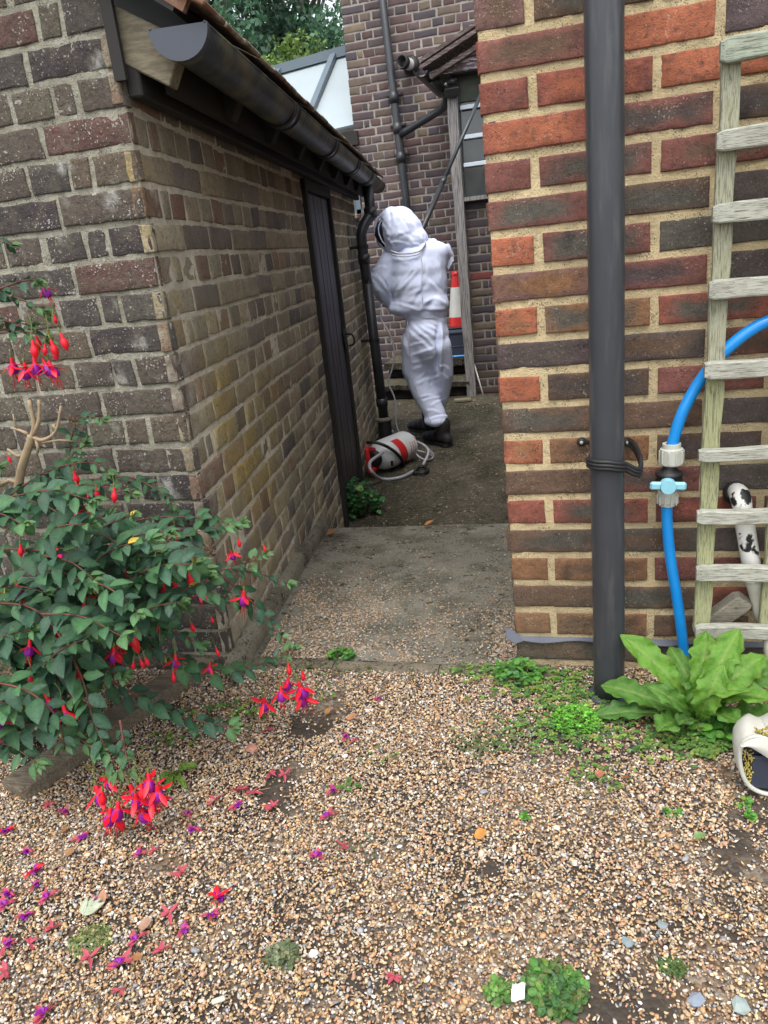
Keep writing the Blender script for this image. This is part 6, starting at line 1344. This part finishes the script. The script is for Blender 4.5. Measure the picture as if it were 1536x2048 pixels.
    s = MB(); s.tube([pp(768, 424, .05), pp(754, 440, .05), pp(749.5, 460, .04), pp(755, 480, .02), pp(768, 497, -.01), pp(780, 504, -.05)], .0075, 10, smooth_n=6); s.tube([pp(772, 430, .0), pp(760, 446, -.01), pp(757, 462, -.02), pp(765, 483, -.04), pp(781, 499, -.06)], .005, 8, smooth_n=6); s.build('hoop', M['white_cloth'], hood, True)
    # face under the veil and cuff of the right sleeve
    b = MB(); b.grid(np.array([[pp(884, 489, .06), pp(898, 487, .08), pp(901, 492, .09), pp(908, 521, .10)], [pp(884, 497, .03), pp(893, 503, .04), pp(898, 512, .05), pp(905, 524, .06)], [pp(883, 512, .02), pp(888, 522, .03), pp(893, 532, .04), pp(897, 539, .05)]])); b.build('sleeve_flap', M['white_cloth'], t, True)
    # seams on back and trousers
    s = MB(); s.tube([pp(842, 510, -.17), pp(845, 540, -.165), pp(843, 575, -.165), pp(846, 610, -.15)], .0022, 6, smooth_n=5); s.tube([pp(815, 642, -.11), pp(818, 690, -.135), pp(822, 735, -.075), pp(832, 775, -.075), pp(850, 812, -.095), pp(862, 845, -.09)], .0022, 6, smooth_n=6); s.tube([pp(770, 555, -.10), pp(776, 575, -.095), pp(780, 610, -.06)], .002, 6, smooth_n=5); s.build('seams', M['piping'], t, True)
    # boots
    def boot(h, toe, zf, yaw):
        b = MB(); h, toe = np.array(h), np.array(toe); h[2] = toe[2] = ZL; d = unit(toe - h); L = .29; s_ = np.cross(A3(0, 0, 1), d)
        for k, (f, w_, hh) in enumerate(((.02, .036, .045), (.10, .040, .055), (.25, .041, .06), (.45, .042, .055), (.65, .048, .045), (.82, .048, .038), (.95, .036, .032))): b.sphere(h + d * (L * f) + A3(0, 0, hh + .012), (w_ * 1.05, w_ * 1.05, hh))
        cap_(b, h + d * .05 + A3(0, 0, .07), .052, h + d * .045 + A3(0, 0, .17), .058, 6)
        V, F, Nn = remesh(b, .009, 3); V = V + Nn * (.0025 * fbm(V, 40, 2, 5))[:, None]; bo = mesh_obj('boot', V, F, M['boot'], t, True)
        q = MB(); o_ = [h + d * (L * f) + s_ * w_ * sg for sg, seq in ((1, ((-.06, .02), (.0, .042), (.2, .042), (.4, .038), (.65, .052), (.85, .048), (1.02, .02))), (-1, ((1.02, .02), (.85, .048), (.65, .052), (.4, .038), (.2, .042), (0, .042), (-.06, .02)))) for f, w_ in seq]
        o_ = np.array(o_); n = len(o_); q.add(np.vstack([o_ + A3(0, 0, .002), o_ + A3(0, 0, .026)]), [list(range(n))[::-1], list(range(n, 2 * n))] + [(i, (i + 1) % n, n + (i + 1) % n, n + i) for i in range(n)]); q.build('sole', M['black_rubber'], bo)
    f1 = gnd(905, 893, ZL); f2 = gnd(842, 872, ZL)
    boot(gnd(897, 893, ZL), gnd(842, 880, ZL), 0, 0); boot(gnd(868, 868, ZL), gnd(806, 858, ZL), 0, 0)
    # hands in gloves closed round the lance
    La, Lb = pp(818, 520, .33), at(957, 200, 6.75); ld = unit(Lb - La)
    def glove(c, sgn):
        b = MB(); u = unit(np.cross(ld, A3(0, 1, 0))); v = np.cross(ld, u)
        b.sphere(c - v * .028, (.042, .026, .045)); 
        for k in range(4):
            cc = c + ld * (.030 - .020 * k); pts = [cc + (cos(a_) * -v + sin(a_) * u * sgn) * r_ for a_, r_ in ((.1, .030), (.9, .027), (1.7, .025), (2.5, .024), (3.1 - .1 * k, .023))]
            for p, q in zip(pts, pts[1:]): cap_(b, p, .0098, q, .0092, 4)
        pts = [c - v * .03 + ld * .03, c - v * .02 - u * sgn * .024 + ld * .04, c + v * .006 - u * sgn * .026 + ld * .046, c + v * .02 - u * sgn * .010 + ld * .048]
        for p, q in zip(pts, pts[1:]): cap_(b, p, .0115, q, .010, 5)
        V, F, Nn = remesh(b, .0045, 2); mesh_obj('glove', V, F, M['glove'], t, True)
    hl = La + ld * .03; hr = pp(866, 487, .37); hr = La + ld * ((hr - La) @ ld)
    glove(hl, 1); glove(hr, -1)
    w = MB(); cap_(w, pp(778, 512, .32), .048, hl, .030, 6); cap_(w, pp(866, 487, .36), .038, hr, .030, 6); V, F, Nn = remesh(w, .008, 2); mesh_obj('cuffs', V, F, M['white_cloth'], t, True)
    # lance
    l = thing('spray_lance', La.tolist(), 'long black telescopic lance with a red grip pointing up to the porch roof', 'lance')
    b = MB(); m = lerp(La, Lb, .48); b.tube([La, m], .020, 12); b.build('lower_tube', M['black_plastic'], l, True); b = MB(); b.tube([m, Lb + ld * .35], .0155, 12); b.lathe([(.0135, -.03), (.021, -.03), (.021, .03), (.0135, .03)], m, ld, 14); b.build('upper_tube', M['lance_grey'], l, True)
    b = MB(); g0 = pp(847, 458, .42); g0 = La + ld * ((pp(850, 468, .38) - La) @ ld); b.tube([g0 - ld * .09, g0 - ld * .02], .017, 12); gb = unit(A3(.9, -.25, -.1)); b.tube([g0 + ld * .02 + gb * .02, g0 + gb * .045 - ld * .0, g0 + gb * .05 - ld * .07, g0 + gb * .02 - ld * .10], [.010, .013, .013, .010], 10, smooth_n=4); b.build('grip', M['red_plastic'], l, True)
M['lance_grey'] = mat('lance_grey', (.035, .04, .045), .3)
person()

# ------------------------------------------------------------------ trees beyond
def tree(name, base, H, R_, n, cols, label, seed, leafL=.14, gaps=.0, crown0=.25):
    t = thing(name, base, label, 'tree', 'trees beyond the glasshouse'); rg = np.random.default_rng(seed); base = np.array(base)
    b = MB(); top = base + A3(0, 0, H * .85); b.tube([base - A3(0, 0, .3), lerp(base, top, .4) + A3(.1, 0, 0), top], [R_ * .09, R_ * .06, R_ * .015], 10, smooth_n=5)
    cl = []
    for i in range(46):
        a_ = rg.uniform(0, 2 * pi); h = rg.uniform(crown0, 1); rr = R_ * math.sqrt(max(.05, 1 - ((h - .6) / .55) ** 2)) * rg.uniform(.35, 1)
        c = base + A3(rr * cos(a_), rr * sin(a_), H * h); s0 = base + A3(0, 0, H * max(.15, h - .22)); b.tube([s0, lerp(s0, c, .5) + A3(0, 0, .1), c], [R_ * .03, R_ * .008], 6); cl.append((c, R_ * rg.uniform(.22, .42)))
    b.build('trunk', M['bark'], t, True)
    C = np.array([c for c, _ in cl]); Rr = np.array([r for _, r in cl]); k = rg.integers(0, len(cl), n); d = rg.normal(size=(n, 3)); d /= np.linalg.norm(d, axis=1)[:, None]
    P = C[k] + d * (Rr[k] * rg.random(n) ** .45)[:, None] * A3(1.15, 1.15, .75); u = rg.normal(size=(n, 3)); u /= np.linalg.norm(u, axis=1)[:, None]; w = np.cross(u, rg.normal(size=(n, 3))); w /= np.linalg.norm(w, axis=1)[:, None]
    l = leafL * rg.uniform(.6, 1.3, n)[:, None]; V = np.stack([P - u * l * .5, P + w * l * .3, P + u * l * .5, P - w * l * .3], 1).reshape(-1, 3); F = np.arange(n * 4).reshape(-1, 4)
    cc = np.array(cols)[rg.integers(0, len(cols), n)] * rg.uniform(.7, 1.3, n)[:, None] * (1 + .3 * (np.arange(len(cl)) % 3 - 1))[k][:, None]
    mesh_obj('crown', V, F, M['tree_leaf'], t, False, None, np.repeat(cc, 4, 0))
def tpos(x, Y): p = at(x, 400, Y); return (float(p[0]), Y, -.5)
DG = [(.06, .14, .075), (.085, .18, .10), (.045, .11, .06)]
tree('tree', tpos(440, 17), 9.5, 2.9, 42000, DG, 'tall dense dark green tree behind the outhouse roof', 1)
tree('tree', tpos(655, 23), 10.5, 2.7, 13000, DG, 'taller thin-leaved tree with white sky showing through, beside the tall wall', 2, .15)
tree('tree', tpos(300, 20), 11, 3.2, 26000, DG, 'dark tree further left, mostly hidden by the roof', 3)
tree('small_tree', tpos(615, 13.5), 4.75, 1.15, 14000, [(.16, .26, .05), (.20, .32, .06), (.12, .20, .04)], 'lower yellow-green bushy tree just above the glasshouse ridge', 4, .09)
